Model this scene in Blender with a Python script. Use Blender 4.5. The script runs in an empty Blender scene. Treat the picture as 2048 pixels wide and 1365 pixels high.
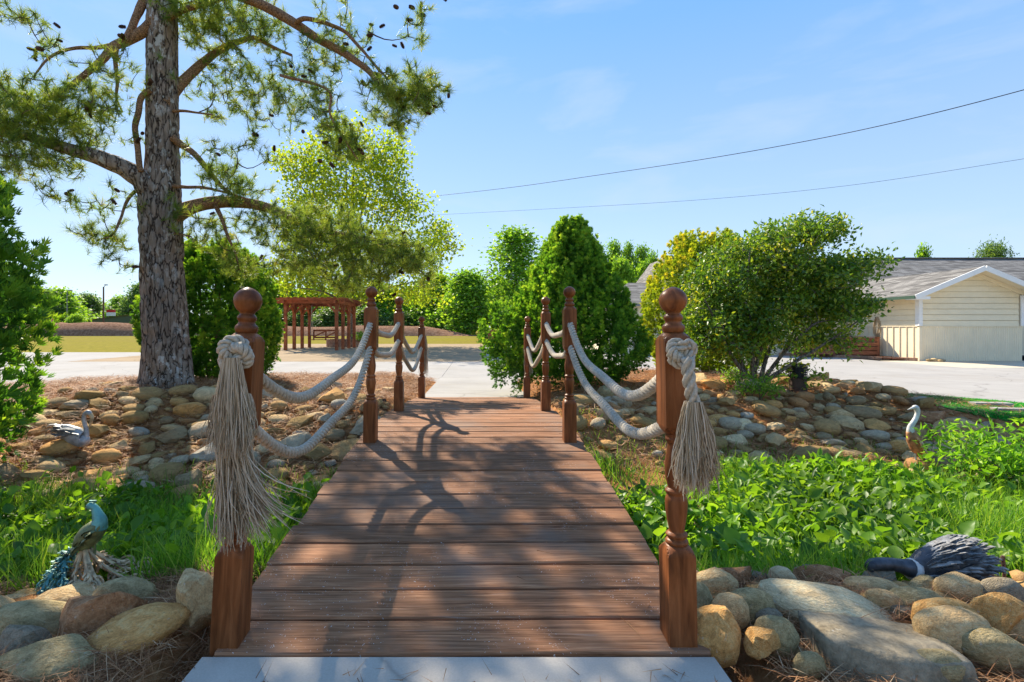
import bpy, bmesh, math, random
import numpy as np
from mathutils import Vector

S = bpy.context.scene
COL = S.collection
rng = np.random.default_rng(11)
random.seed(11)

# ------------------------------------------------------------------ camera, sky, sun, exposure
CZ, F, HY, CX = 1.2, 1024.0, 655.0, 958.0     # eye height (m), focal length, horizon and principal column in photo pixels
cam = bpy.data.cameras.new('camera')
cam.lens, cam.sensor_width, cam.shift_x, cam.shift_y = 18.0, 36.0, 0.0322, -0.0134
cam.clip_start, cam.clip_end = 0.05, 3000
cam_ob = bpy.data.objects.new('camera', cam)
COL.objects.link(cam_ob)
cam_ob.location = (0, 0, CZ)
cam_ob.rotation_euler = (math.radians(90), 0, 0)
S.camera = cam_ob

SUN_TO = np.array([-0.62, 1.02, 1.0]); SUN_TO /= np.linalg.norm(SUN_TO)
SUN_EL = math.asin(SUN_TO[2]); SUN_AZ = math.atan2(SUN_TO[0], SUN_TO[1])     # azimuth from +Y, clockwise
world = bpy.data.worlds.new('World'); S.world = world
world.use_nodes = True
wn = world.node_tree; wn.nodes.clear()
wo = wn.nodes.new('ShaderNodeOutputWorld'); wb = wn.nodes.new('ShaderNodeBackground')
sky = wn.nodes.new('ShaderNodeTexSky'); sky.sky_type = 'NISHITA'; sky.sun_disc = False
sky.sun_elevation, sky.sun_rotation = SUN_EL, SUN_AZ
sky.air_density, sky.dust_density, sky.ozone_density, sky.altitude = 1.0, 0.15, 2.2, 100
wb.inputs['Strength'].default_value = 0.15
# thin cirrus: stretched noise on the view direction, mixed in as pale cloud
tc = wn.nodes.new('ShaderNodeTexCoord'); mp = wn.nodes.new('ShaderNodeMapping')
mp.inputs['Scale'].default_value = (2.2, 2.2, 9.0); mp.inputs['Rotation'].default_value = (0.0, 0.12, 0.5)
mp.inputs['Location'].default_value = (0.35, 0.1, 0.55)
nz = wn.nodes.new('ShaderNodeTexNoise'); nz.inputs['Scale'].default_value = 1.3
nz.inputs['Detail'].default_value = 7; nz.inputs['Roughness'].default_value = 0.56; nz.inputs['Distortion'].default_value = 0.4
cr = wn.nodes.new('ShaderNodeValToRGB')
cr.color_ramp.elements[0].position, cr.color_ramp.elements[1].position = 0.50, 0.86
cr.color_ramp.elements[0].color, cr.color_ramp.elements[1].color = (0, 0, 0, 1), (0.5, 0.5, 0.5, 1)
mx = wn.nodes.new('ShaderNodeMixRGB'); mx.inputs['Color2'].default_value = (1.55, 1.72, 1.95, 1)
L = wn.links.new
L(tc.outputs['Generated'], mp.inputs['Vector']); L(mp.outputs['Vector'], nz.inputs['Vector'])
L(nz.outputs['Fac'], cr.inputs['Fac']); L(cr.outputs['Color'], mx.inputs['Fac'])
# the photo's sky is an even clear blue, paler towards the horizon: blend the physical sky with that gradient
sp = wn.nodes.new('ShaderNodeSeparateXYZ'); L(tc.outputs['Generated'], sp.inputs[0])
gr = wn.nodes.new('ShaderNodeValToRGB'); L(sp.outputs['Z'], gr.inputs['Fac']); e = gr.color_ramp.elements
e[0].position, e[0].color = 0.0, (1.02, 1.32, 1.70, 1); e[1].position, e[1].color = 0.75, (.33, .78, 1.74, 1)
q_ = e.new(0.16); q_.color = (.88, 1.23, 1.70, 1); q_ = e.new(0.28); q_.color = (.72, 1.11, 1.70, 1); q_ = e.new(0.50); q_.color = (.39, .91, 1.86, 1)
m2 = wn.nodes.new('ShaderNodeMixRGB'); m2.inputs['Fac'].default_value = 0.90
L(sky.outputs['Color'], m2.inputs['Color1']); L(gr.outputs['Color'], m2.inputs['Color2']); L(m2.outputs['Color'], mx.inputs['Color1']); L(mx.outputs['Color'], wb.inputs['Color']); L(wb.outputs['Background'], wo.inputs['Surface'])

sl = bpy.data.lights.new('sun', 'SUN'); sl.energy = 3.0; sl.angle = math.radians(0.53); sl.color = (1.0, 0.89, 0.72)
sun = bpy.data.objects.new('sun', sl); COL.objects.link(sun)
sun.rotation_euler = Vector(SUN_TO).to_track_quat('Z', 'Y').to_euler(); sun.location = (-20, 40, 30)
S.view_settings.view_transform = 'Standard'; S.view_settings.look = 'None'
S.view_settings.exposure = 1.78; S.view_settings.gamma = 1.0; S.view_settings.use_curve_mapping = False
S.render.engine = 'CYCLES'
S.cycles.max_bounces = 8; S.cycles.transparent_max_bounces = 8; S.cycles.use_denoising = True
S.cycles.diffuse_bounces = 4; S.cycles.transmission_bounces = 4; S.cycles.sample_clamp_indirect = 8

# ------------------------------------------------------------------ helpers
def A(*p): return np.array(p, dtype=float)
def P(x, y, Y):
    """the world point at depth Y that the photo shows at pixel x, y"""
    return A((x - CX) / F * Y, Y, CZ + (HY - y) / F * Y)
def smooth(a, b, x):
    t = np.clip((x - a) / (b - a), 0, 1); return t * t * (3 - 2 * t)
def norm(v):
    v = np.asarray(v, float); return v / np.maximum(np.linalg.norm(v, axis=-1, keepdims=True), 1e-9)
def vnoise(p, seed=0):
    p = np.asarray(p, float); i = np.floor(p).astype(np.int64); f = p - i; f = f * f * (3 - 2 * f)
    out = 0
    for a in (0, 1):
        for b in (0, 1):
            for c in (0, 1):
                h = ((i[..., 0] + a) * 374761393 + (i[..., 1] + b) * 668265263 + (i[..., 2] + c) * 1274126177 + seed * 69069) & 0xffffffff
                h = ((h ^ (h >> 13)) * 1274126177) & 0xffffffff; h = (h ^ (h >> 16)) & 0xffff
                w = (f[..., 0] if a else 1 - f[..., 0]) * (f[..., 1] if b else 1 - f[..., 1]) * (f[..., 2] if c else 1 - f[..., 2])
                out = out + w * h / 65535.0
    return out
def fbm(p, n=3, seed=0):
    p = np.asarray(p, float); s, a, t = 0, 1.0, 0
    for k in range(n):
        s = s + a * vnoise(p * 2 ** k, seed + k); t += a; a *= 0.5
    return s / t

class Geo:
    """collects vertices and faces, becomes one mesh"""
    def __init__(s): s.v, s.f, s.n, s.a = [], [], 0, []
    def add(s, V, Fs, var=None):
        V = np.asarray(V, float).reshape(-1, 3)
        for f in (Fs if isinstance(Fs, list) else [Fs]):
            s.f.append(np.asarray(f, np.int64) + s.n)
        s.v.append(V); s.n += len(V)
        s.a.append(np.full(len(V), 0.5) if var is None else np.broadcast_to(np.asarray(var, float), (len(V),)))
        return s
    def mesh(s, name, m, smooth_=False):
        V = np.concatenate(s.v); me = bpy.data.meshes.new(name)
        me.vertices.add(len(V)); me.vertices.foreach_set('co', V.ravel().astype(np.float32))
        idx = np.concatenate([f.ravel() for f in s.f]); sz = np.concatenate([np.full(len(f), f.shape[1]) for f in s.f])
        me.loops.add(len(idx)); me.loops.foreach_set('vertex_index', idx.astype(np.int32))
        me.polygons.add(len(sz)); st = np.concatenate([[0], np.cumsum(sz)[:-1]])
        me.polygons.foreach_set('loop_start', st.astype(np.int32)); me.polygons.foreach_set('loop_total', sz.astype(np.int32))
        me.polygons.foreach_set('use_smooth', np.full(len(sz), bool(smooth_)))
        at = me.attributes.new('var', 'FLOAT', 'POINT'); at.data.foreach_set('value', np.concatenate(s.a).astype(np.float32))
        me.update(calc_edges=True)
        if m: me.materials.append(m)
        return me
    def build(s, name, m, parent=None, smooth_=False):
        return link(name, s.mesh(name, m, smooth_), parent)
def link(name, me, parent=None, loc=None):
    o = bpy.data.objects.new(name, me); COL.objects.link(o)
    if loc is not None: o.location = loc
    if parent is not None: o.parent = parent
    return o
def empty(name, label, cat, group=None, loc=(0, 0, 0)):
    """an Empty at the thing's base; parts are built in world space and re-based on it by settle()"""
    o = bpy.data.objects.new(name, None); COL.objects.link(o); o.empty_display_size = 0.1
    o.location = loc; tag(o, label, cat, group); return o
def tag(o, label=None, cat=None, group=None, kind=None):
    for k, v in (('label', label), ('category', cat), ('group', group), ('kind', kind)):
        if v: o[k] = v
    return o
def part(name, geo, m, root, smooth_=False, label=None):
    """a part built in world coordinates; its vertices are moved into the root's frame"""
    me = geo.mesh(name, m, smooth_); b = root
    off = Vector((0, 0, 0))
    while b is not None: off += b.location; b = b.parent
    if off.length: me.transform(__import__('mathutils').Matrix.Translation(-off))
    o = link(name, me, root)
    if label: o['label'] = label
    return o
def copy_tree(o, parent=None):
    c = o.copy(); COL.objects.link(c); c.parent = parent
    for ch in o.children: copy_tree(ch, c)
    return c

def box(c, s, rot=0.0):
    c = np.asarray(c, float); s = np.asarray(s, float) / 2
    V = np.array([[i, j, k] for i in (-1, 1) for j in (-1, 1) for k in (-1, 1)], float) * s
    if rot: V = V @ np.array([[math.cos(rot), math.sin(rot), 0], [-math.sin(rot), math.cos(rot), 0], [0, 0, 1]])
    return V + c, np.array([[0, 1, 3, 2], [4, 6, 7, 5], [0, 4, 5, 1], [2, 3, 7, 6], [0, 2, 6, 4], [1, 5, 7, 3]])
def beam(a, b, w, h, up=(0, 0, 1)):
    """a box from a to b, w wide and h high"""
    a, b = np.asarray(a, float), np.asarray(b, float); d = norm(b - a); r = norm(np.cross(d, up)); u = np.cross(r, d)
    V = [p + r * i * w / 2 + u * k * h / 2 for p in (a, b) for i in (-1, 1) for k in (-1, 1)]
    return np.array(V), np.array([[0, 1, 3, 2], [4, 6, 7, 5], [0, 4, 5, 1], [2, 3, 7, 6], [0, 2, 6, 4], [1, 5, 7, 3]])
def tube(pts, rad, n=6, cap=True, flat=None, up=None):
    """sweep; rad per point; flat = second radius per point for an elliptical section"""
    pts = np.asarray(pts, float); m = len(pts); rad = np.broadcast_to(np.asarray(rad, float), (m,))
    T = norm(np.gradient(pts, axis=0)); N = np.zeros_like(pts)
    u = np.asarray(up, float) if up is not None else (A(0, 0, 1) if abs(T[0][2]) < 0.9 else A(1, 0, 0))
    for i in range(m):
        u = u - T[i] * np.dot(u, T[i]); u = u / max(np.linalg.norm(u), 1e-9); N[i] = u
    Bn = np.cross(T, N); th = np.arange(n) * 2 * math.pi / n
    r2 = rad if flat is None else np.broadcast_to(np.asarray(flat, float), (m,))
    V = pts[:, None] + (N * rad[:, None])[:, None] * np.cos(th)[None, :, None] + (Bn * r2[:, None])[:, None] * np.sin(th)[None, :, None]
    i = np.arange(m - 1)[:, None] * n; j = np.arange(n)[None]; k = (j + 1) % n
    Q = np.stack([i + j, i + k, i + n + k, i + n + j], -1).reshape(-1, 4)
    fs = [Q]
    if cap:
        fs += [np.arange(n)[::-1][None], (np.arange(n) + (m - 1) * n)[None]]
    return V.reshape(-1, 3), fs
def bez(pts, n=12):
    """a smooth polyline through the points (Catmull-Rom)"""
    p = np.asarray(pts, float); q = np.concatenate([[2 * p[0] - p[1]], p, [2 * p[-1] - p[-2]]]); out = []
    for i in range(len(p) - 1):
        t = np.linspace(0, 1, n, endpoint=False)[:, None]; a, b, c, d = q[i:i + 4]
        out.append(0.5 * (2 * b + (c - a) * t + (2 * a - 5 * b + 4 * c - d) * t ** 2 + (3 * b - a - 3 * c + d) * t ** 3))
    return np.concatenate(out + [p[-1:]])
def ramp1(vals, m):
    return np.interp(np.linspace(0, 1, m), np.linspace(0, 1, len(vals)), vals)
def frames(d, roll):
    """rotation matrices whose y axis is d"""
    d = norm(d); ref = np.where(np.abs(d[:, 2:3]) < 0.95, A(0, 0, 1)[None], A(1, 0, 0)[None])
    x = norm(np.cross(d, ref)); z = np.cross(x, d); c, s = np.cos(roll)[:, None], np.sin(roll)[:, None]
    return np.stack([x * c + z * s, d, z * c - x * s], axis=2)
def scatter(g, tv, tf, R, sc, T, var=None):
    """copies of a small template written into one mesh"""
    n, k = len(T), len(tv); sc = np.asarray(sc, float)
    sc = sc[:, None, None] if sc.ndim == 1 else sc[:, None, :]
    V = np.einsum('nij,nkj->nki', R, tv[None] * sc) + T[:, None]
    fs = [(f[None] + (np.arange(n) * k)[:, None, None]).reshape(-1, f.shape[1]) for f in (tf if isinstance(tf, list) else [tf])]
    g.add(V.reshape(-1, 3), fs, None if var is None else np.repeat(var, k)); return g
def rdir(n):
    return norm(rng.normal(size=(n, 3)))
LEAF = (A([0, 0, 0], [.5, .38, .09], [0, .45, 0], [-.5, .38, .09], [0, 1, -.07]), np.array([[0, 1, 2], [0, 2, 3], [1, 4, 2], [2, 4, 3]]))

# ------------------------------------------------------------------ materials
MATS = {}
def nodes(name):
    m = bpy.data.materials.new(name); m.use_nodes = True; nt = m.node_tree; nt.nodes.clear(); MATS[name] = m
    o = nt.nodes.new('ShaderNodeOutputMaterial'); b = nt.nodes.new('ShaderNodeBsdfPrincipled'); nt.links.new(b.outputs[0], o.inputs[0])
    def n(t, ins=None, **pr):
        x = nt.nodes.new('ShaderNode' + t)
        for k, v in pr.items(): setattr(x, k, v)
        for k, v in (ins or {}).items():
            if isinstance(v, bpy.types.NodeSocket): nt.links.new(v, x.inputs[k])
            else: x.inputs[k].default_value = v
        return x
    def ramp(fac, stops):
        r = n('ValToRGB', {'Fac': fac}); e = r.color_ramp.elements
        while len(e) < len(stops): e.new(0.5)
        for q, (p, c) in zip(e, stops): q.position = p; q.color = tuple(c) + (1,) if len(c) == 3 else c
        return r.outputs['Color']
    def mix(f, a, b_, t='MIX'):
        x = nt.nodes.new('ShaderNodeMixRGB'); x.blend_type = t
        for k, v in (('Fac', f), ('Color1', a), ('Color2', b_)):
            if isinstance(v, bpy.types.NodeSocket): nt.links.new(v, x.inputs[k])
            elif k == 'Fac': x.inputs[k].default_value = v
            else: x.inputs[k].default_value = tuple(v) + (1,)
        return x.outputs[0]
    def noise(vec, sc, det=4, ro=.55, dist=0):
        return n('TexNoise', {'Vector': vec, 'Scale': sc, 'Detail': det, 'Roughness': ro, 'Distortion': dist}).outputs['Fac']
    def coords(space='Object', sc=(1, 1, 1), rnd=False):
        v = n('NewGeometry').outputs['Position'] if space == 'World' else n('TexCoord').outputs[space]
        x = n('Mapping', {'Vector': v, 'Scale': sc})
        if rnd:
            r = n('ObjectInfo').outputs['Random']; c = n('CombineXYZ', {'X': n('Math', {0: r, 1: 37.0}, operation='MULTIPLY').outputs[0], 'Y': n('Math', {0: r, 1: 91.0}, operation='MULTIPLY').outputs[0], 'Z': n('Math', {0: r, 1: 13.0}, operation='MULTIPLY').outputs[0]})
            x = n('VectorMath', {0: x.outputs[0], 1: c.outputs[0]}, operation='ADD')
        return x.outputs[0]
    def bump(h, st=.3, d=.01):
        x = n('Bump', {'Height': h, 'Strength': st, 'Distance': d}); nt.links.new(x.outputs[0], b.inputs['Normal']); return x
    def put(k, v):
        if isinstance(v, bpy.types.NodeSocket): nt.links.new(v, b.inputs[k])
        else: b.inputs[k].default_value = (tuple(v) + (1,)) if isinstance(v, (tuple, list)) and len(v) == 3 else v
    class K: pass
    k = K(); k.m, k.nt, k.b, k.o, k.n, k.ramp, k.mix, k.noise, k.coords, k.bump, k.put = m, nt, b, o, n, ramp, mix, noise, coords, bump, put
    put('Roughness', .8); return k
def simple(name, col, rough=.7, var=.25, sc=8.0, metal=0.0, bmp=.15, bd=.004, rnd=0.0, spec=None):
    k = nodes(name); v = k.coords('Object', rnd=True); f = k.noise(v, sc)
    lo, hi = [c * (1 - var) for c in col], [min(1, c * (1 + var)) for c in col]
    c = k.ramp(f, [(.3, lo), (.7, hi)])
    if rnd:
        r = k.n('ObjectInfo').outputs['Random']
        c = k.mix(1.0, c, k.ramp(r, [(0, (1 - rnd,) * 3), (1, (1 + rnd,) * 3)]), 'MULTIPLY')
    k.put('Base Color', c); k.put('Roughness', rough); k.put('Metallic', metal)
    if spec is not None: k.put('Specular IOR Level', spec)
    if bmp: k.bump(k.noise(v, sc * 4), bmp, bd)
    return k.m
def leaf(name, stops, trans=.45, rough=.5, tcol=None, patch=.0, spec=.3):
    """foliage: colour by the per-leaf 'var' attribute, light passing through the blade"""
    k = nodes(name); a = k.n('Attribute', attribute_name='var').outputs['Fac']; c = k.ramp(a, stops)
    if patch:
        c = k.mix(1.0, c, k.ramp(k.noise(k.coords('World'), patch, 3), [(.32, (.72, .72, .7)), (.68, (1.22, 1.2, 1.1))]), 'MULTIPLY')
    k.put('Base Color', c); k.put('Roughness', rough); k.put('Specular IOR Level', spec)
    t = k.n('BsdfTranslucent', {'Color': k.mix(1.0, c, tcol or (1.7, 1.55, .7), 'MULTIPLY')})
    x = k.n('MixShader', {0: trans, 1: k.b.outputs[0], 2: t.outputs[0]}); k.nt.links.new(x.outputs[0], k.o.inputs[0])
    return k.m
def wood(name, dark, mid, light, sc=(3, 40, 40), rough=.6, stains=False, rnd=.25, axis_rand=True, bmp=.35):
    k = nodes(name); v = k.coords('Object', sc, rnd=axis_rand)
    g = k.noise(v, 1.0, 6, .6, .6); mn = min(sc); big = k.noise(k.coords('Object', tuple(s * (.55 if s == mn else .16) for s in sc), rnd=axis_rand), 1.0, 5, .6, 1.2)
    c = k.ramp(g, [(.28, dark), (.5, mid), (.74, light)])
    c = k.mix(.65, c, k.ramp(big, [(.35, (.6, .58, .56)), (.5, (1, 1, 1)), (.68, (1.35, 1.3, 1.25))]), 'MULTIPLY')
    r = k.n('ObjectInfo').outputs['Random']
    c = k.mix(1.0, c, k.ramp(r, [(0, (1 - rnd, 1 - rnd, 1 - rnd)), (1, (1 + rnd, 1 + rnd * .9, 1 + rnd * .8))]), 'MULTIPLY')
    if stains:
        w = k.coords('World')
        ws = k.noise(w, 2.2, 5, .6); c = k.mix(k.ramp(ws, [(.5, (0, 0, 0)), (.75, (.55, .55, .55))]), c, (.19, .16, .13))
        pl = k.noise(k.coords('World', (1.2, 26, 1)), 3.0, 4, .65, .5)
        c = k.mix(k.ramp(pl, [(.62, (0, 0, 0)), (.72, (.4, .4, .4))]), c, (.30, .25, .21))
        vo = k.n('TexVoronoi', {'Vector': k.n('VectorMath', {0: w, 1: k.n('TexNoise', {'Vector': w, 'Scale': 30.0}).outputs['Color']}, operation='ADD').outputs[0], 'Scale': 6.5, 'Randomness': 1.0})
        dots = k.n('Math', {0: vo.outputs['Distance'], 1: .12}, operation='LESS_THAN').outputs[0]
        keep = k.n('Math', {0: k.noise(w, 1.6, 2), 1: .52}, operation='GREATER_THAN').outputs[0]
        c = k.mix(k.n('Math', {0: dots, 1: keep}, operation='MULTIPLY').outputs[0], c, (.62, .6, .56))
    k.put('Base Color', c); k.put('Roughness', rough); k.put('Specular IOR Level', .16)
    k.bump(g, bmp, .004); return k.m

M_deck = wood('deck_wood', (.105, .045, .021), (.27, .125, .060), (.45, .245, .130), sc=(3.5, 120, 120), rough=.78, stains=True, rnd=.22)
M_post = wood('post_wood', (.075, .024, .008), (.195, .064, .020), (.32, .118, .042), sc=(32, 32, 3.0), rough=.42, rnd=.1)
M_ball = wood('turned_wood', (.080, .027, .010), (.20, .067, .022), (.31, .118, .043), sc=(26, 26, 9), rough=.36, rnd=.1)
M_pergola = wood('pergola_wood', (.16, .042, .016), (.32, .092, .034), (.43, .14, .058), sc=(6, 6, 6), rough=.6, rnd=.12)
M_box = wood('planter_wood', (.14, .055, .03), (.26, .105, .058), (.34, .15, .085), sc=(4, 4, 30), rough=.65, rnd=.15)

def concrete(name, col, dirt_shade=.12):
    k = nodes(name); w = k.coords('World'); c = k.ramp(k.noise(w, .8, 6, .62), [(.3, [x * (1 - dirt_shade) for x in col]), (.7, [min(.95, x * (1 + dirt_shade * .5)) for x in col])])
    st = k.noise(k.coords('World', (.25, 1.6, 1)), 1.0, 5, .6, .5)
    c = k.mix(k.ramp(st, [(.5, (0, 0, 0)), (.72, (.25, .25, .25))]), c, [x * .85 for x in col])
    cr_ = k.n('TexVoronoi', {'Vector': k.n('VectorMath', {0: w, 1: k.n('TexNoise', {'Vector': w, 'Scale': .9, 'Detail': 6.0}).outputs['Color']}, operation='ADD').outputs[0], 'Scale': .33}, feature='DISTANCE_TO_EDGE').outputs['Distance']
    c = k.mix(k.ramp(cr_, [(.001, (.55, .55, .55)), (.006, (0, 0, 0))]), c, [x * .45 for x in col])
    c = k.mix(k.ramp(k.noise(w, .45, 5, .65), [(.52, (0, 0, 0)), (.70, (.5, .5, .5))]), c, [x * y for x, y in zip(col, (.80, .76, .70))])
    c = k.mix(.5, c, k.ramp(k.noise(w, 160, 2), [(.3, (.86, .86, .86)), (.7, (1.08, 1.08, 1.08))]), 'MULTIPLY')
    k.put('Base Color', c); k.put('Roughness', .95); k.put('Specular IOR Level', .08); k.bump(k.noise(w, 120, 3), .25, .003); return k.m
M_conc = concrete('pale_concrete', (.37, .352, .325))
M_slab = concrete('grey_concrete', (.50, .45, .375), .3)  # stronger mottling paints patchy tree shade into the slab colour along with dirt
M_pad = concrete('tan_concrete', (.33, .245, .152), .16)
M_joint = simple('joint_filler', (.10, .09, .08), .9)

def ground_mat(name, stops, sc=6, bd=.02, bst=.6, patch=None):
    k = nodes(name); w = k.coords('World'); f = k.noise(w, sc, 8, .65, .4); c = k.ramp(f, stops)
    if patch:
        c = k.mix(k.ramp(k.noise(w, patch[0], 4, .6), [(.48, (0, 0, 0)), (.66, (1, 1, 1))]), c, patch[1])
    k.put('Base Color', c); k.put('Roughness', 1.0); k.put('Specular IOR Level', .03); k.bump(k.noise(w, sc * 5, 6, .7), bst, bd); return k.m
M_straw_g = ground_mat('straw_litter', [(.28, (0.167, 0.071, 0.028)), (.5, (0.395, 0.178, 0.066)), (.72, (0.598, 0.310, 0.127))], 11, .02, .8, (1.3, (0.263, 0.132, 0.053)))
M_bed = ground_mat('creek_mud', [(.3, (.045, .032, .018)), (.55, (.10, .075, .04)), (.75, (.17, .13, .075))], 7, .03, .7, (1.6, (.05, .07, .02)))
M_lawn = ground_mat('dry_lawn', [(.25, (.105, .105, .012)), (.5, (.20, .172, .018)), (.75, (.30, .235, .038))], 3, .03, .5, (.11, (.20, .155, .04)))
M_mulch = ground_mat('mulch_cover', [(.28, (.13, .065, .036)), (.5, (.29, .16, .095)), (.75, (.43, .27, .175))], 3.2, .15, .9)
M_turf_g = ground_mat('turf_backing', [(.3, (.012, .15, .02)), (.6, (.03, .27, .04)), (.8, (.06, .34, .06))], 30, .01, .6)
M_redm = ground_mat('red_mulch', [(.3, (.05, .015, .008)), (.6, (.15, .045, .022)), (.8, (.22, .08, .045))], 14, .02, .8)

def stone_mat():
    k = nodes('river_stone'); r = k.n('ObjectInfo').outputs['Random']; v = k.coords('Object', rnd=True)
    base = k.ramp(r, [(0, (0.438, 0.269, 0.109)), (.14, (0.570, 0.393, 0.193)), (.28, (0.321, 0.229, 0.120)), (.40, (0.614, 0.340, 0.120)), (.52, (0.452, 0.360, 0.234)), (.64, (0.336, 0.216, 0.083)), (.76, (0.657, 0.484, 0.261)), (.86, (0.423, 0.223, 0.094)), (.96, (0.423, 0.380, 0.292)), (1, (0.555, 0.380, 0.182))])
    base_n = base.node; base_n.color_ramp.interpolation = 'CONSTANT'
    c = k.mix(.8, base, k.ramp(k.noise(v, 5.5, 6, .65, .8), [(.28, (.58, .56, .54)), (.5, (1, 1, 1)), (.74, (1.4, 1.36, 1.26))]), 'MULTIPLY')
    c = k.mix(k.ramp(k.noise(v, 2.6, 4, .6), [(.54, (0, 0, 0)), (.72, (.55, .55, .55))]), c, (.36, .21, .10))
    c = k.mix(.4, c, k.ramp(k.noise(v, 60, 3), [(.3, (.75, .75, .75)), (.7, (1.2, 1.2, 1.2))]), 'MULTIPLY')
    k.put('Base Color', c); k.put('Roughness', .92); k.put('Specular IOR Level', .1); k.bump(k.noise(v, 9, 8, .72), .8, .03); return k.m
M_stone = stone_mat()
def tint_stone(name, lo, mid, hi):
    k = nodes(name); v = k.coords('Object', rnd=True)
    c = k.ramp(k.noise(v, 6, 7, .66, .8), [(.28, lo), (.5, mid), (.74, hi)])
    c = k.mix(.8, c, k.ramp(k.noise(v, 38, 5, .75), [(.3, (.6, .6, .6)), (.7, (1.32, 1.32, 1.3))]), 'MULTIPLY'); c = k.mix(k.ramp(k.noise(v, 13, 5, .7, .6), [(.60, (0, 0, 0)), (.68, (.6, .6, .6))]), c, [x * .55 for x in lo]); c = k.mix(k.ramp(k.noise(k.coords('Object', (1.3, 1, 1), rnd=True), 9, 4, .7), [(.64, (0, 0, 0)), (.70, (.5, .5, .5))]), c, (.52, .50, .44))
    k.put('Base Color', c); k.put('Roughness', .92); k.put('Specular IOR Level', .1); k.bump(k.noise(v, 20, 6, .65), .7, .02); return k.m
M_st = {'tan': tint_stone('tan_stone', (0.366, 0.225, 0.098), (0.619, 0.412, 0.196), (0.728, 0.574, 0.314)),
        'gold': tint_stone('ochre_stone', (0.380, 0.187, 0.059), (0.647, 0.349, 0.118), (0.728, 0.524, 0.235)),
        'grey': tint_stone('grey_stone', (0.165, 0.132, 0.084), (0.296, 0.243, 0.161), (0.417, 0.346, 0.237)),
        'red': tint_stone('rust_stone', (0.197, 0.094, 0.044), (0.408, 0.200, 0.093), (0.591, 0.362, 0.196)),
        'olive': tint_stone('olive_stone', (0.211, 0.162, 0.074), (0.408, 0.312, 0.152), (0.591, 0.462, 0.245)),
        'pale': tint_stone('pale_stone', (0.478, 0.349, 0.186), (0.703, 0.537, 0.304), (0.728, 0.672, 0.431))}

def bark_mat(name, dark, mid, light, sc=(9, 9, 2.2), lichen=True, d=.02):
    k = nodes(name); v = k.coords('Object', sc); vo = k.n('TexVoronoi', {'Vector': k.n('VectorMath', {0: v, 1: k.n('TexNoise', {'Vector': v, 'Scale': 1.6, 'Detail': 4.0}).outputs['Color']}, operation='ADD').outputs[0], 'Scale': 1.5}, feature='DISTANCE_TO_EDGE')
    f = vo.outputs['Distance']; g = k.noise(k.coords('Object', tuple(2.5 * s for s in sc)), 1.0, 6, .7)
    c = k.ramp(g, [(.3, mid), (.7, light)]); c = k.mix(.6, c, k.ramp(k.noise(k.coords('Object', (3, 3, 1.2)), 1.0, 5, .65), [(.3, (.6, .56, .52)), (.7, (1.35, 1.35, 1.35))]), 'MULTIPLY'); c = k.mix(k.ramp(f, [(.015, (1, 1, 1)), (.11, (0, 0, 0))]), c, dark)
    if lichen:
        ln = k.noise(k.coords('Object', (14, 14, 9)), 1.0, 4, .6); pn = k.noise(k.coords('Object', (2.2, 2.2, 1.1)), 1.0, 2)
        fac = k.n('Math', {0: k.ramp(ln, [(.545, (0, 0, 0)), (.60, (.9, .9, .9))]), 1: k.ramp(pn, [(.42, (0, 0, 0)), (.6, (1, 1, 1))])}, operation='MULTIPLY').outputs[0]
        c = k.mix(fac, c, (.50, .50, .47))
    k.put('Base Color', c); k.put('Roughness', .92); k.put('Specular IOR Level', .2)
    h = k.mix(.5, k.ramp(f, [(0, (0, 0, 0)), (.3, (1, 1, 1))]), k.ramp(g, [(0, (0, 0, 0)), (1, (1, 1, 1))])); k.bump(h, 1.0, d); return k.m
M_bark = bark_mat('pine_bark', (.032, .022, .016), (.16, .12, .09), (.34, .28, .225))
M_limb = bark_mat('pine_limb_bark', (.06, .032, .016), (.24, .135, .07), (.42, .26, .15), sc=(22, 22, 22), lichen=False, d=.008)
M_twig = simple('twig_bark', (.085, .062, .042), .9, .3, 20)
M_grey_bark = bark_mat('grey_bark', (.05, .042, .035), (.15, .125, .10), (.27, .24, .20), sc=(12, 12, 4), lichen=False, d=.01)
M_far_bark = simple('far_bark', (.11, .085, .065), .95, .3, 5, bmp=0)
M_needle = leaf('pine_needle', [(0, (0.077, 0.151, 0.030)), (.5, (0.182, 0.274, 0.048)), (.88, (0.319, 0.381, 0.071)), (1, (0.374, 0.347, 0.103))], .45)
M_cone = simple('pine_cone', (.085, .042, .022), .85, .35, 40, bmp=0)
M_pop = leaf('poplar_leaf', [(0, (.12, .22, .02)), (.5, (.25, .36, .026)), (1, (.44, .47, .04))], .55)
M_oak = leaf('broad_leaf', [(0, (0.062, 0.175, 0.020)), (.5, (0.155, 0.320, 0.032)), (1, (0.310, 0.482, 0.047))], .5)
M_oak_l = leaf('light_broad_leaf', [(0, (0.094, 0.216, 0.022)), (.5, (0.188, 0.360, 0.037)), (1, (0.325, 0.480, 0.056))], .52)
M_dark = leaf('dark_tree_leaf', [(0, (0.047, 0.114, 0.037)), (.5, (0.104, 0.202, 0.055)), (1, (0.208, 0.319, 0.077))], .42)
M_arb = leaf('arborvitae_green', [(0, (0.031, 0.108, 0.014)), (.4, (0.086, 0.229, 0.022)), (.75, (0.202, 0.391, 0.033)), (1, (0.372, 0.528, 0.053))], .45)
M_arb_y = leaf('arborvitae_gold', [(0, (.09, .16, .013)), (.4, (.21, .31, .02)), (.75, (.40, .46, .03)), (1, (.56, .50, .05))], .45)
M_holly = leaf('shrub_leaf', [(0, (0.039, 0.107, 0.016)), (.5, (0.116, 0.229, 0.024)), (.85, (0.279, 0.371, 0.034)), (1, (0.492, 0.457, 0.045))], .42, .4, spec=.45)
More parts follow.
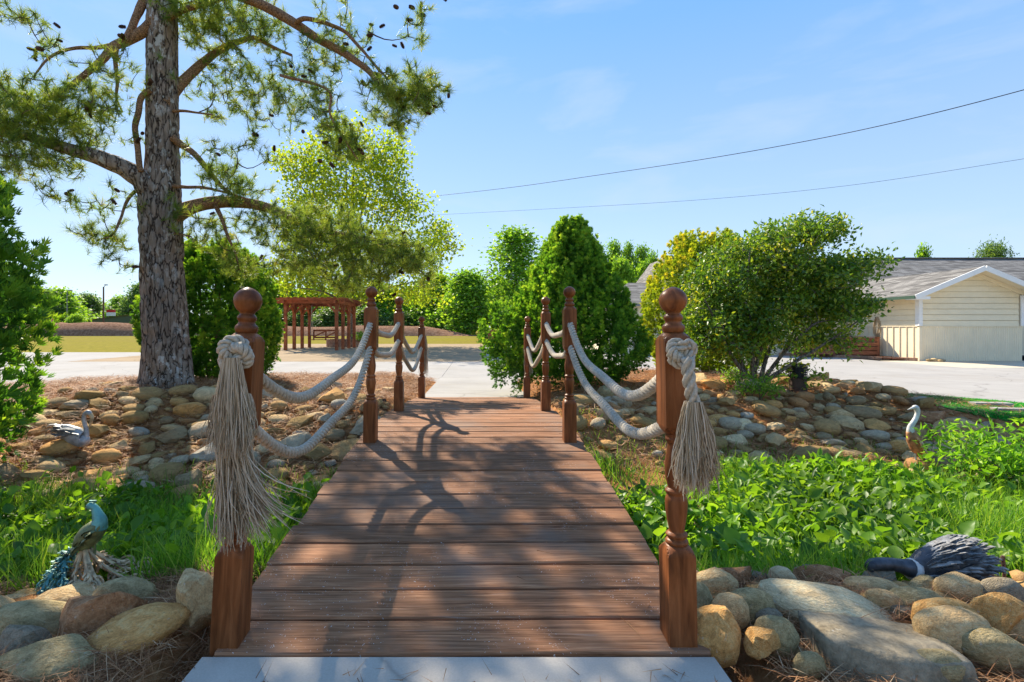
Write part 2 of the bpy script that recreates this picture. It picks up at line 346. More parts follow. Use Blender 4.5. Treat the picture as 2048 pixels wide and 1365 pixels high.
M_cover = leaf('cover_leaf', [(0, (0.048, 0.132, 0.013)), (.5, (0.119, 0.264, 0.020)), (1, (0.238, 0.396, 0.032))], .5, .42, patch=.9)
M_nand = leaf('nandina_leaf', [(0, (0.077, 0.206, 0.015)), (.6, (0.186, 0.414, 0.025)), (1, (0.404, 0.580, 0.051))], .5)
M_grass = leaf('grass_blade', [(0, (0.058, 0.169, 0.018)), (.5, (0.130, 0.299, 0.031)), (1, (0.312, 0.416, 0.065))], .5, patch=.9)
M_turf = leaf('turf_blade', [(0, (.015, .20, .026)), (.5, (.035, .34, .045)), (1, (.08, .46, .08))], .45)
M_straw = leaf('pine_straw', [(0, (.13, .058, .024)), (.45, (.34, .155, .062)), (.8, (.52, .29, .13)), (1, (.60, .43, .26))], .15, .7, (1, 1, 1))

def rope_mat(name, c0, c1):
    k = nodes(name); v = k.coords('Object', (1, 1, 1)); f = k.noise(v, 90, 5, .7); g = k.noise(v, 7, 3)
    c = k.mix(.6, k.ramp(f, [(.3, c0), (.7, c1)]), k.ramp(g, [(.3, (.8, .78, .74)), (.7, (1.15, 1.14, 1.12))]), 'MULTIPLY')
    k.put('Base Color', c); k.put('Roughness', .95); k.put('Specular IOR Level', .1); k.bump(k.noise(v, 300, 3), .5, .002); return k.m
M_rope = rope_mat('cotton_rope', (.32, .275, .205), (.58, .52, .42))
k = nodes('frayed_fibre'); a_ = k.n('Attribute', attribute_name='var').outputs['Fac']
k.put('Base Color', k.ramp(a_, [(0, (.16, .10, .05)), (.45, (.38, .285, .17)), (1, (.60, .51, .385))])); k.put('Roughness', .95); M_fray = k.m
M_white = simple('white_trim', (.78, .77, .74), .6, .04, 3, bmp=0)
M_siding = simple('cream_siding', (.83, .71, .49), .7, .05, 3, bmp=.1, rnd=.03)
M_wain = simple('cream_metal_sheet', (.82, .70, .49), .55, .06, 2, bmp=0)
M_greenm = simple('green_metal_edge', (.03, .075, .045), .5, .1, 3, bmp=0)
M_brick = simple('edging_brick', (.36, .20, .12), .85, .25, 14, rnd=.2)
M_black = simple('black_metal', (.018, .018, .018), .5, .3, 30)
M_dgrey = simple('grey_metal', (.20, .20, .20), .5, .2, 10)
M_red = simple('sign_red', (.55, .02, .02), .5, .05, 3, bmp=0)
M_gbld = simple('green_shed_metal', (.055, .085, .035), .6, .1, .6, bmp=0)
M_stump = simple('stump_brown', (.075, .045, .03), .9, .4, 18)
M_gfeat = simple('charcoal_feather', (.24, .235, .22), .7, .7, 30, 0)
M_silver = simple('weathered_silver', (.36, .365, .37), .55, .35, 22, .15)
M_teal = simple('teal_paint', (.09, .26, .23), .45, .6, 16, .2)
M_gbird = simple('bronze_green', (.13, .15, .06), .5, .5, 40, .3)
M_tanf = simple('tan_patina', (.52, .37, .20), .6, .45, 20, .1)
M_char = simple('charcoal_paint', (.055, .06, .07), .45, .6, 30, .25)
M_hwhite = simple('white_patina', (.55, .55, .52), .6, .3, 20)
M_rust = simple('rust_feather', (.34, .16, .07), .7, .6, 26)
M_rod = simple('rusty_rod', (.12, .06, .04), .7, .4, 30, .3)
M_car = simple('dark_car_paint', (.02, .025, .03), .3, .1, 2, bmp=0)

def shingle():
    k = nodes('roof_shingle'); w = k.coords('Object'); s = k.n('SeparateXYZ', {'Vector': w})
    x = k.n('Math', {0: s.outputs['X'], 1: s.outputs['Y']}, operation='ADD').outputs[0]
    v = k.n('CombineXYZ', {'X': x, 'Y': k.n('Math', {0: s.outputs['Z'], 1: 2.6}, operation='MULTIPLY').outputs[0]}).outputs[0]
    b = k.n('TexBrick', {'Vector': v, 'Scale': 1.0, 'Color1': (.085, .08, .072, 1), 'Color2': (.26, .25, .23, 1), 'Mortar': (.07, .06, .05, 1), 'Mortar Size': .014, 'Brick Width': .42, 'Row Height': .17, 'Bias': .0})
    c = k.mix(.6, b.outputs['Color'], k.ramp(k.noise(w, 9, 4, .7), [(.3, (.7, .7, .7)), (.7, (1.25, 1.22, 1.18))]), 'MULTIPLY')
    k.put('Base Color', c); k.put('Roughness', .95); k.bump(b.outputs['Fac'], -.5, .01); return k.m
M_roof = shingle()
# ------------------------------------------------------------------ terrain
B0 = A(-0.07, 1.72); BD = A(0., 1.); BR = A(BD[1], -BD[0])      # bridge start, its direction, its right
BYAW = math.atan2(-BD[0], BD[1])
def uv(x, y):
    dx, dy = x - B0[0], y - B0[1]; return dx * BR[0] + dy * BR[1], dx * BD[0] + dy * BD[1]
def W(u, v, z=0.0):
    return A(B0[0] + u * BR[0] + v * BD[0], B0[1] + u * BR[1] + v * BD[1], z)
DV = np.linspace(-1.5, 7.5, 181); DZ = np.interp(DV, [-1.5, 0, .5, 1.23, 2.0, 2.5, 3.3, 3.9, 5.79, 7.5], [-.04, .10, .15, .223, .302, .338, .338, .315, .165, .03]); DZ = np.convolve(np.pad(DZ, 6, mode='edge'), np.ones(13) / 13, 'valid')
def deck(v): return np.interp(v, DV, DZ)
YC = ([-30, -13.4, -8.5, -7.2, -4.2, -1.1, .8, 3.3, 5.3, 6.2, 7.0, 8.0, 9.4, 14.3, 30], [7.6, 8.2, 9.15, 10.7, 11.9, 12.0, 12.1, 12.3, 12.0, 10.4, 9.35, 7.7, 6.5, 5, 3])
def H(x, y):
    x, y = np.asarray(x, float), np.asarray(y, float); u, v = uv(x, y)
    w = (vnoise(np.stack([x * .8, y * .8, 0 * x], -1), 3) - .5)
    sr = smooth(.5, 3.2, u)
    s1 = smooth(.5, 1.35, v + .25 * w)
    s2 = smooth(2.75 + .6 * sr, 5.2 + 1.3 * sr, v + .7 * w)
    z = (.055 - .065 * smooth(-1.0, -1.5, u)) * (1 - s1) - .34 * s1 * (1 - s2) + (.21 + .06 * sr) * s2
    z = z + (.05 + .06 * s2) * (fbm(np.stack([x * 1.3, y * 1.3, 0 * x], -1), 3, 9) - .5) + .035 * (vnoise(np.stack([x * 6, y * 6, 0 * x], -1), 5) - .5)
    z = z + .16 * np.exp(-((x + 4.55) ** 2 + (y - 7.6) ** 2) / 1.3)           # the mound at the foot of the pine
    yc = np.interp(x, YC[0], YC[1]); lawn_ = smooth(5.9, 6.5, x) * smooth(-.5, .3, y - np.interp(x, [5.8, 6.3, 7.0, 8.3, 14], [8.7, 7.2, 5.9, 4.4, 2.5])); z = z * (1 - lawn_) + .065 * lawn_
    t = smooth(-1.5 + 1.25 * smooth(5.6, 6.6, x), .12, y - yc); z = z * (1 - t) - .10 * t
    z = np.where((np.abs(u) < 1.05) & (v > -.3) & (v < 6.1), np.minimum(z, deck(np.clip(v, 0, 5.8)) - .17), z)
    z = np.where((np.abs(u) < .83) & (v < -.0), np.minimum(z, .02), z)
    kw = smooth(.84, 1.5, np.abs(u)); wz = np.minimum(z, .095 - .018 * (v - 5.87) - .03); z = np.where(v > 5.6, z * kw + wz * (1 - kw), z)
    return z
gx, gy = np.linspace(-16, 16, 400), np.linspace(-2.4, 14, 206)
X, Y = np.meshgrid(gx, gy); Z = H(X, Y); nx = len(gx)
TV = np.stack([X, Y, Z], -1).reshape(-1, 3)
ii, jj = np.meshgrid(np.arange(len(gy) - 1), np.arange(nx - 1), indexing='ij'); q = (ii * nx + jj).ravel()
TQ = np.stack([q, q + 1, q + nx + 1, q + nx], -1); cu, cv = uv(TV[TQ, 0].mean(1), TV[TQ, 1].mean(1))
def terrain(sel, m):
    Q = TQ[sel]; used, inv = np.unique(Q, return_inverse=True)
    o = Geo().add(TV[used], inv.reshape(-1, 4)).build('bank_terrain', m, None, True); o['kind'] = 'structure'; return o
sr_ = smooth(.5, 3.2, cu)
far_line = 2.9 + .75 * sr_
T_nl = terrain((cv < 1.0) & (cu < 0), M_straw_g); T_nr = terrain((cv < 1.0) & (cu >= 0), M_straw_g)
T_bed = terrain((cv >= 1.0) & (cv < far_line), M_bed); T_bed.name = 'creek_bed_ground'
T_fl = terrain((cv >= far_line) & (cu < 0), M_straw_g); T_fr = terrain((cv >= far_line) & (cu >= 0), M_straw_g)

# the far ground: four sheets round the garden, lawn to the horizon
g = Geo()
for x0, x1, y0, y1 in ((-900, 900, 13.9, 1500), (-900, -15.9, -200, 13.9), (15.9, 900, -200, 13.9), (-15.9, 15.9, -200, -2.3)):
    g.add([[x0, y0, -.02], [x1, y0, -.02], [x1, y1, -.02], [x0, y1, -.02]], np.array([[0, 1, 2, 3]]))
g.build('ground', M_lawn)['kind'] = 'structure'

# concrete drive: slabs with recessed joints over a dark bed
drive = Geo()
drive.add([[-40, 13.95, -.012], [40, 13.95, -.012], [40, 24.6, -.012], [-40, 24.6, -.012]], np.array([[0, 1, 2, 3]]))
drive = drive.build('driveway_road', M_joint); drive['kind'] = 'structure'
def slab(x0, x1, y0, y1, m, parent, z=0.0, t=.08, g_=.009):
    return part('slab', Geo().add(*box(((x0 + x1) / 2, (y0 + y1) / 2, z - t / 2), (x1 - x0 - g_, y1 - y0 - g_, t))), m, parent)
for r, (y0, y1) in enumerate(((8.6, 12.8), (12.8, 17.9), (17.9, 24.6))):
    xs = [-40, -31, -26, -21, -16, -11, -6, -.90, 4.2, 9.3, 14.4, 19.2, 23, 31, 40]
    for x0, x1 in zip(xs[:-1], xs[1:]):
        if r == 2 and -12 < (x0 + x1) / 2 < 12: continue            # the tan pad lies here
        if r > 0 and x0 > 13.3: continue                              # and the house
        slab(x0, x1, y0, y1, M_conc, drive, 0.0)
for x0, x1 in ((7.1, 12.0), (12.0, 18.0)): slab(x0, x1, 3.6, 8.6, M_conc, drive)
pad = Geo().add([[-14.4, 17.95, -.012], [14.3, 17.95, -.012], [14.3, 37, -.012], [-14.4, 37, -.012]], np.array([[0, 1, 2, 3]])).build('patio_pavement', M_joint); pad['kind'] = 'structure'
for x0, x1, m in ((-14.4, -10, M_pad), (-10, -5, M_pad), (-5, .3, M_pad), (.3, 4.2, M_conc), (4.2, 9.3, M_conc), (9.3, 14.3, M_conc)):
    for y0, y1 in ((17.9, 24), (24, 30.5), (30.5, 37)): slab(x0, x1, y0, y1, m, pad, .002)
apron = Geo().add([[14.4, 12.8, -.012], [40, 12.8, -.012], [40, 21.5, -.012], [14.4, 21.5, -.012]], np.array([[0, 1, 2, 3]])).build('apron_pavement', M_joint); apron['kind'] = 'structure'
M_apr = concrete('cream_concrete', (.56, .49, .375), .1)
for x0, x1 in ((14.4, 19), (19, 24), (24, 31), (31, 40)):
    slab(x0, x1, 15.2, 18.4, M_apr, apron, .0); slab(x0, x1, 12.8, 15.2, M_conc, apron, .0)

# walkway beyond the bridge and the slab in front of it
def sloped_slab(name, v0, v1, z0, z1, hw, m, parent=None, skew=0.0):
    V = [W(s * hw + (skew if v == v1 else 0), v, z - d) for v, z in ((v0, z0), (v1, z1)) for s in (-1, 1) for d in (0, .12)]
    o = Geo().add(np.array(V), np.array([[0, 2, 6, 4], [1, 5, 7, 3], [0, 1, 3, 2], [4, 6, 7, 5], [0, 4, 5, 1], [2, 3, 7, 6]])).build(name, m, parent); return o
walk = sloped_slab('walkway', 5.86, 10.6, .075, -.02, .80, M_joint); walk['kind'] = 'structure'
for a, b in ((5.87, 7.4), (7.41, 8.95), (8.96, 10.5)):
    z = lambda v: .095 + (v - 5.87) / (10.5 - 5.87) * (.012 - .095)
    sloped_slab('slab', a, b, z(a), z(b), .84, M_conc, walk)
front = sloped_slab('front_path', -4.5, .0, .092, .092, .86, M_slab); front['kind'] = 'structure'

# ------------------------------------------------------------------ stones
def make_stone(seed, angular=False, sub=2):
    bm = bmesh.new(); bmesh.ops.create_icosphere(bm, subdivisions=sub, radius=1.0)
    V = np.array([v.co[:] for v in bm.verts]); Fc = np.array([[v.index for v in f.verts] for f in bm.faces]); bm.free()
    r = np.random.default_rng(seed); V = np.sign(V) * np.abs(V) ** (.88 if not angular else .8)
    V = norm(V) * np.linalg.norm(V, axis=1, keepdims=True) ** .5
    for _ in range(13 if angular else 4):
        n = norm(r.normal(size=3)); d = r.uniform(.55, .80) if angular else r.uniform(.78, .95)
        s = V @ n; V = V - np.maximum(s - d, 0)[:, None] * n * (.95 if angular else .7)
    V = V * (1 + (.34 if angular else .22) * (fbm(V * 1.4 + seed, 2, seed)[:, None] - .5)) + .035 * (vnoise(V * 5 + seed, seed)[:, None] - .5) * V
    V[:, 0] *= 1 + .12 * V[:, 1]
    if sub == 3: V = V * (1 + .10 * (fbm(V * 3.2 + seed, 3, seed + 5)[:, None] - .5))
    V = V - (V.max(0) + V.min(0)) / 2; V = V / (V.max(0) - V.min(0)) * 2 * .5       # unit box, +-0.5
    me = Geo().add(V, Fc).mesh('stone', M_stone, True)
    if angular: me.set_sharp_from_angle(angle=math.radians(24))
    return me
ROUND = [make_stone(s) for s in range(10)]; ROCK = [make_stone(40 + s, True) for s in range(8)]
BIG_R = [make_stone(80 + s, False, 3) for s in range(4)]; BIG_A = [make_stone(90 + s, True, 3) for s in range(5)]
PARENT_N = {}
def stone(me, x, y, a, b, h, yaw, parent, z=None, tilt=(0, 0), lift=.22, m=None, label=None):
    o = link('stone', me, parent); o.location = (x, y, (float(H(x, y)) if z is None else z) + h * lift)
    o.rotation_euler = (tilt[0], tilt[1], yaw); o.scale = (a, b, h)
    if m is not None:
        o.material_slots[0].link = 'OBJECT'; o.material_slots[0].material = m
    if label: o['label'] = label
    return o
def pack(n, dens, size, tries=9000, bounds=None):
    """stones packed without much overlap: candidates (x, y) where dens(u, v) allows, largest first"""
    sz = np.sort(size(n))[::-1]; out = np.zeros((0, 3)); res = []
    for s in sz:
        for _ in range(60):
            u = rng.uniform(bounds[0], bounds[1]); v = rng.uniform(bounds[2], bounds[3]); x, y, _z = W(u, v)
            if rng.random() > dens(u, v, x, y): continue
            if abs(x - .06 * y) > y * 1.03 + .2: continue
            if len(out) and (np.hypot(out[:, 0] - x, (out[:, 1] - y) * 1.25) < .41 * (out[:, 2] + s)).any(): continue
            out = np.vstack([out, [x, y, s]]); res.append((x, y, s)); break
    return res
def lay(lst, parent, n_obj, rock=.2):
    g = Geo()
    for i, (x, y, s) in enumerate(lst):
        me = ROCK[rng.integers(8)] if rng.random() < rock else ROUND[rng.integers(10)]
        asp = rng.uniform(.55, .85); h = s * rng.uniform(.36, .6); yaw = rng.normal(0, .55)
        e = .15; sx = float(H(x + e, y) - H(x - e, y)) / (2 * e); sy = float(H(x, y + e) - H(x, y - e)) / (2 * e)
        stone(me, x, y, s, s * asp, h, yaw, parent, tilt=(math.atan(sy) * .7 + rng.normal(0, .12), -math.atan(sx) * .7 + rng.normal(0, .12)), lift=rng.uniform(.18, .34))
def pebbles(lst, parent):
    g = Geo(); base = ROUND[0]; n = len(lst)
    co = np.zeros(len(base.vertices) * 3, np.float32)
    me = make_stone(7, False, 1); co = np.zeros(len(me.vertices) * 3, np.float32); me.vertices.foreach_get('co', co); tv = co.reshape(-1, 3)
    tf = np.array([list(p.vertices) for p in me.polygons]); T = np.array([[x, y, float(H(x, y)) + s * .15] for x, y, s in lst])
    s = np.array([q[2] for q in lst]); R = frames(np.stack([np.cos(t := rng.uniform(0, 6.3, n)), np.sin(t), 0 * t], -1), rng.normal(0, .2, n))
    scatter(g, tv, tf, R, np.stack([s, s * .75, s * .5], -1), T)
    o = g.build('pebbles', M_stone, parent, True); o['kind'] = 'stuff'
def dl(u, v, x, y):           # far bank on the pine's side: dense low down, thinning into straw
    top = np.interp(u, [-7, -5.6, -4.4, -3.0, -.95], [4.45, 4.7, 5.75, 5.55, 5.05]); bot = 2.75
    if u > -.95 or (x + 4.55) ** 2 + (y - 7.6) ** 2 < .5: return 0
    d = 1.0 if bot < v < top else (.10 if top <= v < top + 1.3 else 0)
    return d * (1 if u > -5.3 or v < 3.9 else .4)
lay(pack(292, dl, lambda n: rng.gamma(4.2, .050, n).clip(.10, .40), bounds=(-7, -.95, 2.7, 6.6)), T_fl, 292, .4)
pebbles(pack(650, lambda u, v, x, y: dl(u, v, x, y) * .9, lambda n: rng.uniform(.06, .12, n), bounds=(-6.5, -.95, 2.8, 6)), T_fl)
def dr(u, v, x, y):           # far bank on the shrub's side
    if u < .98 or (x > 6.0 and y > np.interp(x, [5.8, 6.3, 7.0, 8.3, 14], [8.6, 7.1, 5.8, 4.3, 2.4])): return 0
    top = np.interp(u, [1, 2.4, 3.2, 4.6, 5.8, 7.5], [5.3, 5.5, 6.3, 7.3, 6.7, 5.0]); bot = np.interp(u, [1, 2, 3, 7], [3.6, 3.5, 3.35, 3.2])
    d = 1.0 if bot < v < top else 0
    if 2.2 < u < 3.4 and v > 5.0: d *= .35
    if u < 2.3 and v < 4.4: d *= .25
    return d
lay(pack(296, dr, lambda n: rng.gamma(4.2, .050, n).clip(.10, .44), bounds=(.98, 8.0, 3.1, 7.8)), T_fr, 296, .5)
pebbles(pack(650, dr, lambda n: rng.uniform(.05, .11, n), bounds=(.98, 7.5, 3.2, 7.2)), T_fr)

# near banks: the large stones one by one, (pixel x, y of centre, width, height in pixels, distance, yaw, colour, mesh)
def near(lst, parent, dy=None):
    for x, y, w, h, Yd, yaw, col, me, *lab in lst:
        y += dy if dy is not None else 7 if x < 900 else 14
        p = P(x, y, Yd); a = w / F * Yd; hh = h / F * Yd
        o = link('stone', me, parent); o.location = p + A(0, .05, .012); o.scale = (a, max(a * .55, hh * .8), hh * 1.05); o.rotation_euler = (.12, -yaw, rng.normal(0, .25))
        o.material_slots[0].link = 'OBJECT'; o.material_slots[0].material = M_st[col]
        if lab: o['label'] = lab[0]
near([
    (165, 1262, 190, 130, 1.95, .12, 'red', BIG_A[0], 'rust brown wedge stone with a white bird dropping'),
    (232, 1215, 125, 100, 2.12, .1, 'olive', BIG_R[0]), (112, 1225, 150, 75, 2.15, .2, 'tan', BIG_R[1]), (40, 1262, 170, 85, 2.0, -.12, 'olive', BIG_R[2]),
    (22, 1312, 110, 85, 1.85, -.2, 'grey', BIG_A[1]), (75, 1352, 215, 90, 1.72, .0, 'olive', BIG_A[2], 'long flat olive boulder'),
    (232, 1290, 260, 80, 1.86, .38, 'gold', BIG_R[3], 'long tan stone half buried in pine straw'), (384, 1222, 85, 130, 1.98, .1, 'tan', BIG_A[3]),
    (318, 1215, 110, 50, 2.2, .25, 'gold', BIG_R[0]), (45, 1212, 95, 42, 2.3, .0, 'gold', BIG_R[1]), (8, 1224, 90, 45, 2.25, 0, 'tan', BIG_R[2]),
    (345, 1236, 50, 30, 2.1, .2, 'tan', BIG_R[3]), (290, 1190, 70, 30, 2.3, 0, 'gold', BIG_R[1]), (-70, 1240, 130, 90, 2.0, 0, 'tan', BIG_A[4])], T_nl)
near([
    (1445, 1282, 120, 120, 1.75, .1, 'gold', BIG_A[1], 'orange angular stone beside the bridge post'), (1408, 1215, 60, 90, 1.98, 0, 'olive', BIG_R[0]),
    (1440, 1178, 105, 70, 2.15, .1, 'tan', BIG_R[1]), (1508, 1222, 110, 75, 1.95, .05, 'olive', BIG_R[2]), (1475, 1232, 90, 70, 1.86, -.35, 'tan', BIG_R[3]),
    (1552, 1242, 62, 36, 1.9, 0, 'grey', BIG_R[0]), (1478, 1160, 90, 50, 2.25, .05, 'red', BIG_A[0]), (1530, 1164, 50, 34, 2.3, 0, 'grey', BIG_A[3]), (1580, 1160, 56, 44, 2.25, -.3, 'pale', BIG_R[1]),
    (1627, 1148, 62, 32, 2.4, 0, 'grey', BIG_R[2]), (1665, 1160, 115, 52, 2.28, .0, 'red', BIG_A[4]), (1655, 1186, 75, 24, 2.15, 0, 'grey', BIG_R[3]), (1560, 1188, 90, 30, 2.2, 0, 'gold', BIG_R[2]),
    (1672, 1226, 250, 70, 1.98, -.10, 'pale', BIG_R[1], 'long smooth pale stone lying along the bank'), (1575, 1222, 90, 40, 2.05, -.1, 'gold', BIG_A[1]),
    (1570, 1283, 95, 80, 1.75, -.3, 'olive', BIG_R[0]), (1545, 1300, 80, 60, 1.7, 0, 'gold', BIG_A[3]), (1640, 1345, 70, 50, 1.62, -.1, 'olive', BIG_R[3]),
    (1770, 1188, 120, 56, 2.15, -.1, 'tan', BIG_R[0]), (1778, 1156, 95, 34, 2.3, 0, 'grey', BIG_A[0]), (1790, 1212, 70, 50, 2.0, -.3, 'tan', BIG_R[2]), (1860, 1216, 130, 60, 2.0, -.1, 'olive', BIG_R[3]),
    (1945, 1180, 120, 50, 2.15, -.05, 'tan', BIG_R[1]), (1920, 1245, 135, 80, 1.85, -.05, 'gold', BIG_R[0]), (1940, 1276, 185, 95, 1.78, -.22, 'tan', BIG_R[2]), (2030, 1238, 120, 90, 1.85, 0, 'gold', BIG_A[4]),
    (2020, 1310, 150, 70, 1.7, -.2, 'olive', BIG_R[1]), (2030, 1192, 90, 60, 2.1, 0, 'grey', BIG_R[3]), (1830, 1240, 60, 40, 1.95, 0, 'grey', BIG_A[3]), (2090, 1280, 120, 90, 1.8, 0, 'tan', BIG_A[0]),
    (1870, 1178, 80, 40, 2.2, .1, 'olive', BIG_A[1]), (1735, 1228, 60, 40, 2.0, 0, 'olive', BIG_R[2]), (1395, 1165, 50, 40, 2.2, 0, 'tan', BIG_R[3]), (1900, 1345, 120, 60, 1.6, 0, 'olive', BIG_R[0])], T_nr)
near([(1645, 763, 54, 30, 8.7, .1, 'gold', BIG_A[0]), (1660, 780, 74, 42, 8.3, 0, 'red', BIG_A[3]), (1668, 800, 62, 46, 7.8, .1, 'tan', BIG_A[1]), (1704, 786, 66, 42, 8.1, -.1, 'pale', BIG_A[4]), (1738, 802, 96, 46, 7.7, .15, 'gold', BIG_A[2]), (1766, 803, 72, 46, 7.6, 0, 'gold', BIG_A[1]),
      (1724, 832, 54, 38, 7.0, 0, 'gold', BIG_R[0]), (1688, 840, 54, 34, 6.9, 0, 'tan', BIG_R[1]), (1752, 832, 48, 32, 7.0, 0, 'gold', BIG_R[2]), (1636, 812, 74, 36, 7.5, .4, 'olive', BIG_R[3]), (1868, 842, 70, 36, 6.7, 0, 'red', BIG_A[0]), (1930, 862, 84, 40, 6.3, -.05, 'tan', BIG_A[4]),
      (1490, 862, 54, 44, 6.5, 0, 'pale', BIG_R[0]), (1424, 820, 66, 46, 7.2, 0, 'grey', BIG_A[1]), (1440, 850, 60, 34, 6.7, .1, 'gold', BIG_R[2]), (1560, 830, 52, 36, 7.2, 0, 'grey', BIG_R[1]), (1600, 850, 50, 36, 6.8, 0, 'tan', BIG_R[3]), (1235, 800, 90, 46, 7.4, 0, 'olive', BIG_A[3]), (1250, 838, 72, 40, 6.8, 0, 'tan', BIG_R[0]), (1820, 905, 60, 34, 5.9, -.3, 'gold', BIG_R[1]), (1925, 905, 110, 44, 5.8, .1, 'tan', BIG_R[3])], T_fr, 0)
# the great flat slab of rock: a polygon with its own top and broken front face
def rock_slab(top, drop, m, parent, label):
    bm = bmesh.new(); vs = [bm.verts.new(p) for p in top]; f = bm.faces.new(vs); r = bmesh.ops.extrude_face_region(bm, geom=[f]); c = np.mean(top, axis=0)
    for v in r['geom']:
        if isinstance(v, bmesh.types.BMVert): v.co = Vector((v.co.x + (v.co.x - c[0]) * .03, v.co.y + (v.co.y - c[1]) * .03 - .03, v.co.z - drop))
    bmesh.ops.recalc_face_normals(bm, faces=bm.faces); bmesh.ops.triangulate(bm, faces=bm.faces); bmesh.ops.subdivide_edges(bm, edges=bm.edges, cuts=5, use_grid_fill=True); bmesh.ops.smooth_vert(bm, verts=bm.verts, factor=.5, use_axis_x=True, use_axis_y=True, use_axis_z=True)
    V = np.array([v.co[:] for v in bm.verts]); Fc = np.array([[v.index for v in f.verts] for f in bm.faces]); bm.free()
    V = V + .05 * (np.stack([fbm(V * 7 + 9 * q, 3, 40 + q) for q in range(3)], -1) - .5) * A(.7, .7, .8); c = V.mean(0)
    o = link('stone', Geo().add(V - c, Fc).mesh('stone', m, True), parent, tuple(c)); o['label'] = label
rock_slab([P(1592, 1220, 1.94), P(1700, 1226, 1.96), P(1862, 1248, 1.86), P(1900, 1290, 1.74), P(1955, 1335, 1.62), P(1800, 1322, 1.60), P(1660, 1285, 1.70), P(1612, 1240, 1.84)], .13, M_st['grey'], T_nr, 'very large flat grey rock, biggest on the near bank')
pebbles(pack(70, lambda u, v, x, y: 1 if .0 < v < .75 else 0, lambda n: rng.uniform(.05, .12, n), bounds=(.95, 2.8, .0, .8)), T_nr)

# ------------------------------------------------------------------ the bridge
bridge = empty('footbridge', 'arched wooden footbridge with brown plank deck over the planted creek bed', 'bridge', loc=tuple(W(0, 0, 0)))
bridge.rotation_euler = (0, 0, BYAW)
def local_plank(w, t, length, c=.006):
    prof = A([-w / 2, -t], [w / 2, -t], [w / 2, -c], [w / 2 - c, 0], [-w / 2 + c, 0], [-w / 2, -c])
    n = 12; xs = np.linspace(-length / 2, length / 2, n); V = np.array([[x, p[0] , p[1]] for x in xs for p in prof]); m = 6
    Q = np.array([[i * m + j, i * m + (j + 1) % m, (i + 1) * m + (j + 1) % m, (i + 1) * m + j] for i in range(n - 1) for j in range(m)])
    V[:, 2] += .002 * np.sin(V[:, 0] * 3.1); g = Geo(); g.add(V, [Q, np.arange(m)[None][:, ::-1], (np.arange(m) + (n - 1) * m)[None]])
    return g.mesh('plank', M_deck)
PL = [local_plank(.1700 + d, .038, 1.72 + e) for d, e in ((0, 0), (.001, .012), (-.001, -.01))]
v = .002; i = 0
while v < 5.86:
    o = link('plank', PL[i % 3], bridge); vc = v + .0905; o.location = (rng.normal(0, .004) + (.012 if i == 0 else 0), vc, float(deck(vc)) + rng.normal(0, .0012)); o.scale[0] = .975 if i == 0 else 1.01
    o.rotation_euler = (math.atan(float(deck(vc + .05) - deck(vc - .05)) / .1), rng.normal(0, .0015), rng.normal(0, .0012)); v += .181; i += 1
for s in (-.72, 0, .72):
    g = Geo(); vs = np.linspace(-.05, 5.8, 24)
    pr = np.array([[s + a, vv, deck(vv) - .044 - b] for vv in vs for a, b in ((-.02, 0), (.02, 0), (.02, .14), (-.02, .14))])
    Q = np.array([[k * 4 + j, k * 4 + (j + 1) % 4, k * 4 + 4 + (j + 1) % 4, k * 4 + 4 + j] for k in range(23) for j in range(4)])
    link('stringer', g.add(pr, [Q, np.array([[3, 2, 1, 0]]), np.array([[92, 93, 94, 95]])]).mesh('stringer', M_post), bridge)

# newel posts: square blocks turning into turned shafts; one set of meshes, eight posts
def loft_sq(rings, n=40):
    """rings of (z, half width, squareness)"""
    th = np.arange(n) * 2 * math.pi / n + math.pi / 4; c, s = np.cos(th), np.sin(th); V = []
    for z, r, q in rings:
        m = np.maximum(np.abs(c), np.abs(s)); rad = r / m
        rad = np.minimum(rad, r * (1 + (math.sqrt(2) - 1) * q)); V.append(np.stack([c * rad, s * rad, np.full(n, z)], -1))
    m = len(rings); i = np.arange(m - 1)[:, None] * n; j = np.arange(n)[None]; k = (j + 1) % n
    return np.concatenate(V), [np.stack([i + j, i + k, i + n + k, i + n + j], -1).reshape(-1, 4), np.arange(n)[::-1][None], (np.arange(n) + (m - 1) * n)[None]]
h_ = .0475
low = Geo().add(*loft_sq([(-.03, h_, 1), (0, h_, 1), (.296, h_, 1), (.303, h_ * .98, .80), (.310, h_ * .95, .55), (.317, h_ * .90, .3), (.323, h_ * .82, .1), (.327, h_ * .72, 0)])).mesh('lower_block', M_post)
upp = Geo().add(*loft_sq([(.700, h_ * .66, 0), (.706, h_ * .80, .08), (.713, h_ * .90, .3), (.721, h_ * .96, .6), (.729, h_, 1), (1.016, h_, 1), (1.025, h_ * .97, .75), (1.033, h_ * .92, .4), (1.040, h_ * .82, .12), (1.046, h_ * .66, 0)])).mesh('upper_block', M_post)
def lathe(prof, n=32):
    return loft_sq([(z, r, 0) for z, r in prof], n)
def curve_prof(p, k=5):
    q = bez(np.array([[z, r, 0] for z, r in p]), k); return [(a, max(b, .004)) for a, b in q[:, :2]]
shaft = Geo().add(*lathe(curve_prof([(.327, .036), (.334, .039), (.341, .036), (.346, .030), (.352, .034), (.359, .037), (.366, .031), (.372, .026), (.40, .031), (.44, .0365), (.475, .037), (.488, .033), (.495, .031), (.501, .036), (.508, .037), (.515, .031), (.521, .028), (.55, .0345), (.585, .037), (.615, .034), (.650, .028), (.668, .026), (.674, .031), (.683, .034), (.691, .031), (.70, .033)]))).mesh('turned_shaft', M_post, True)
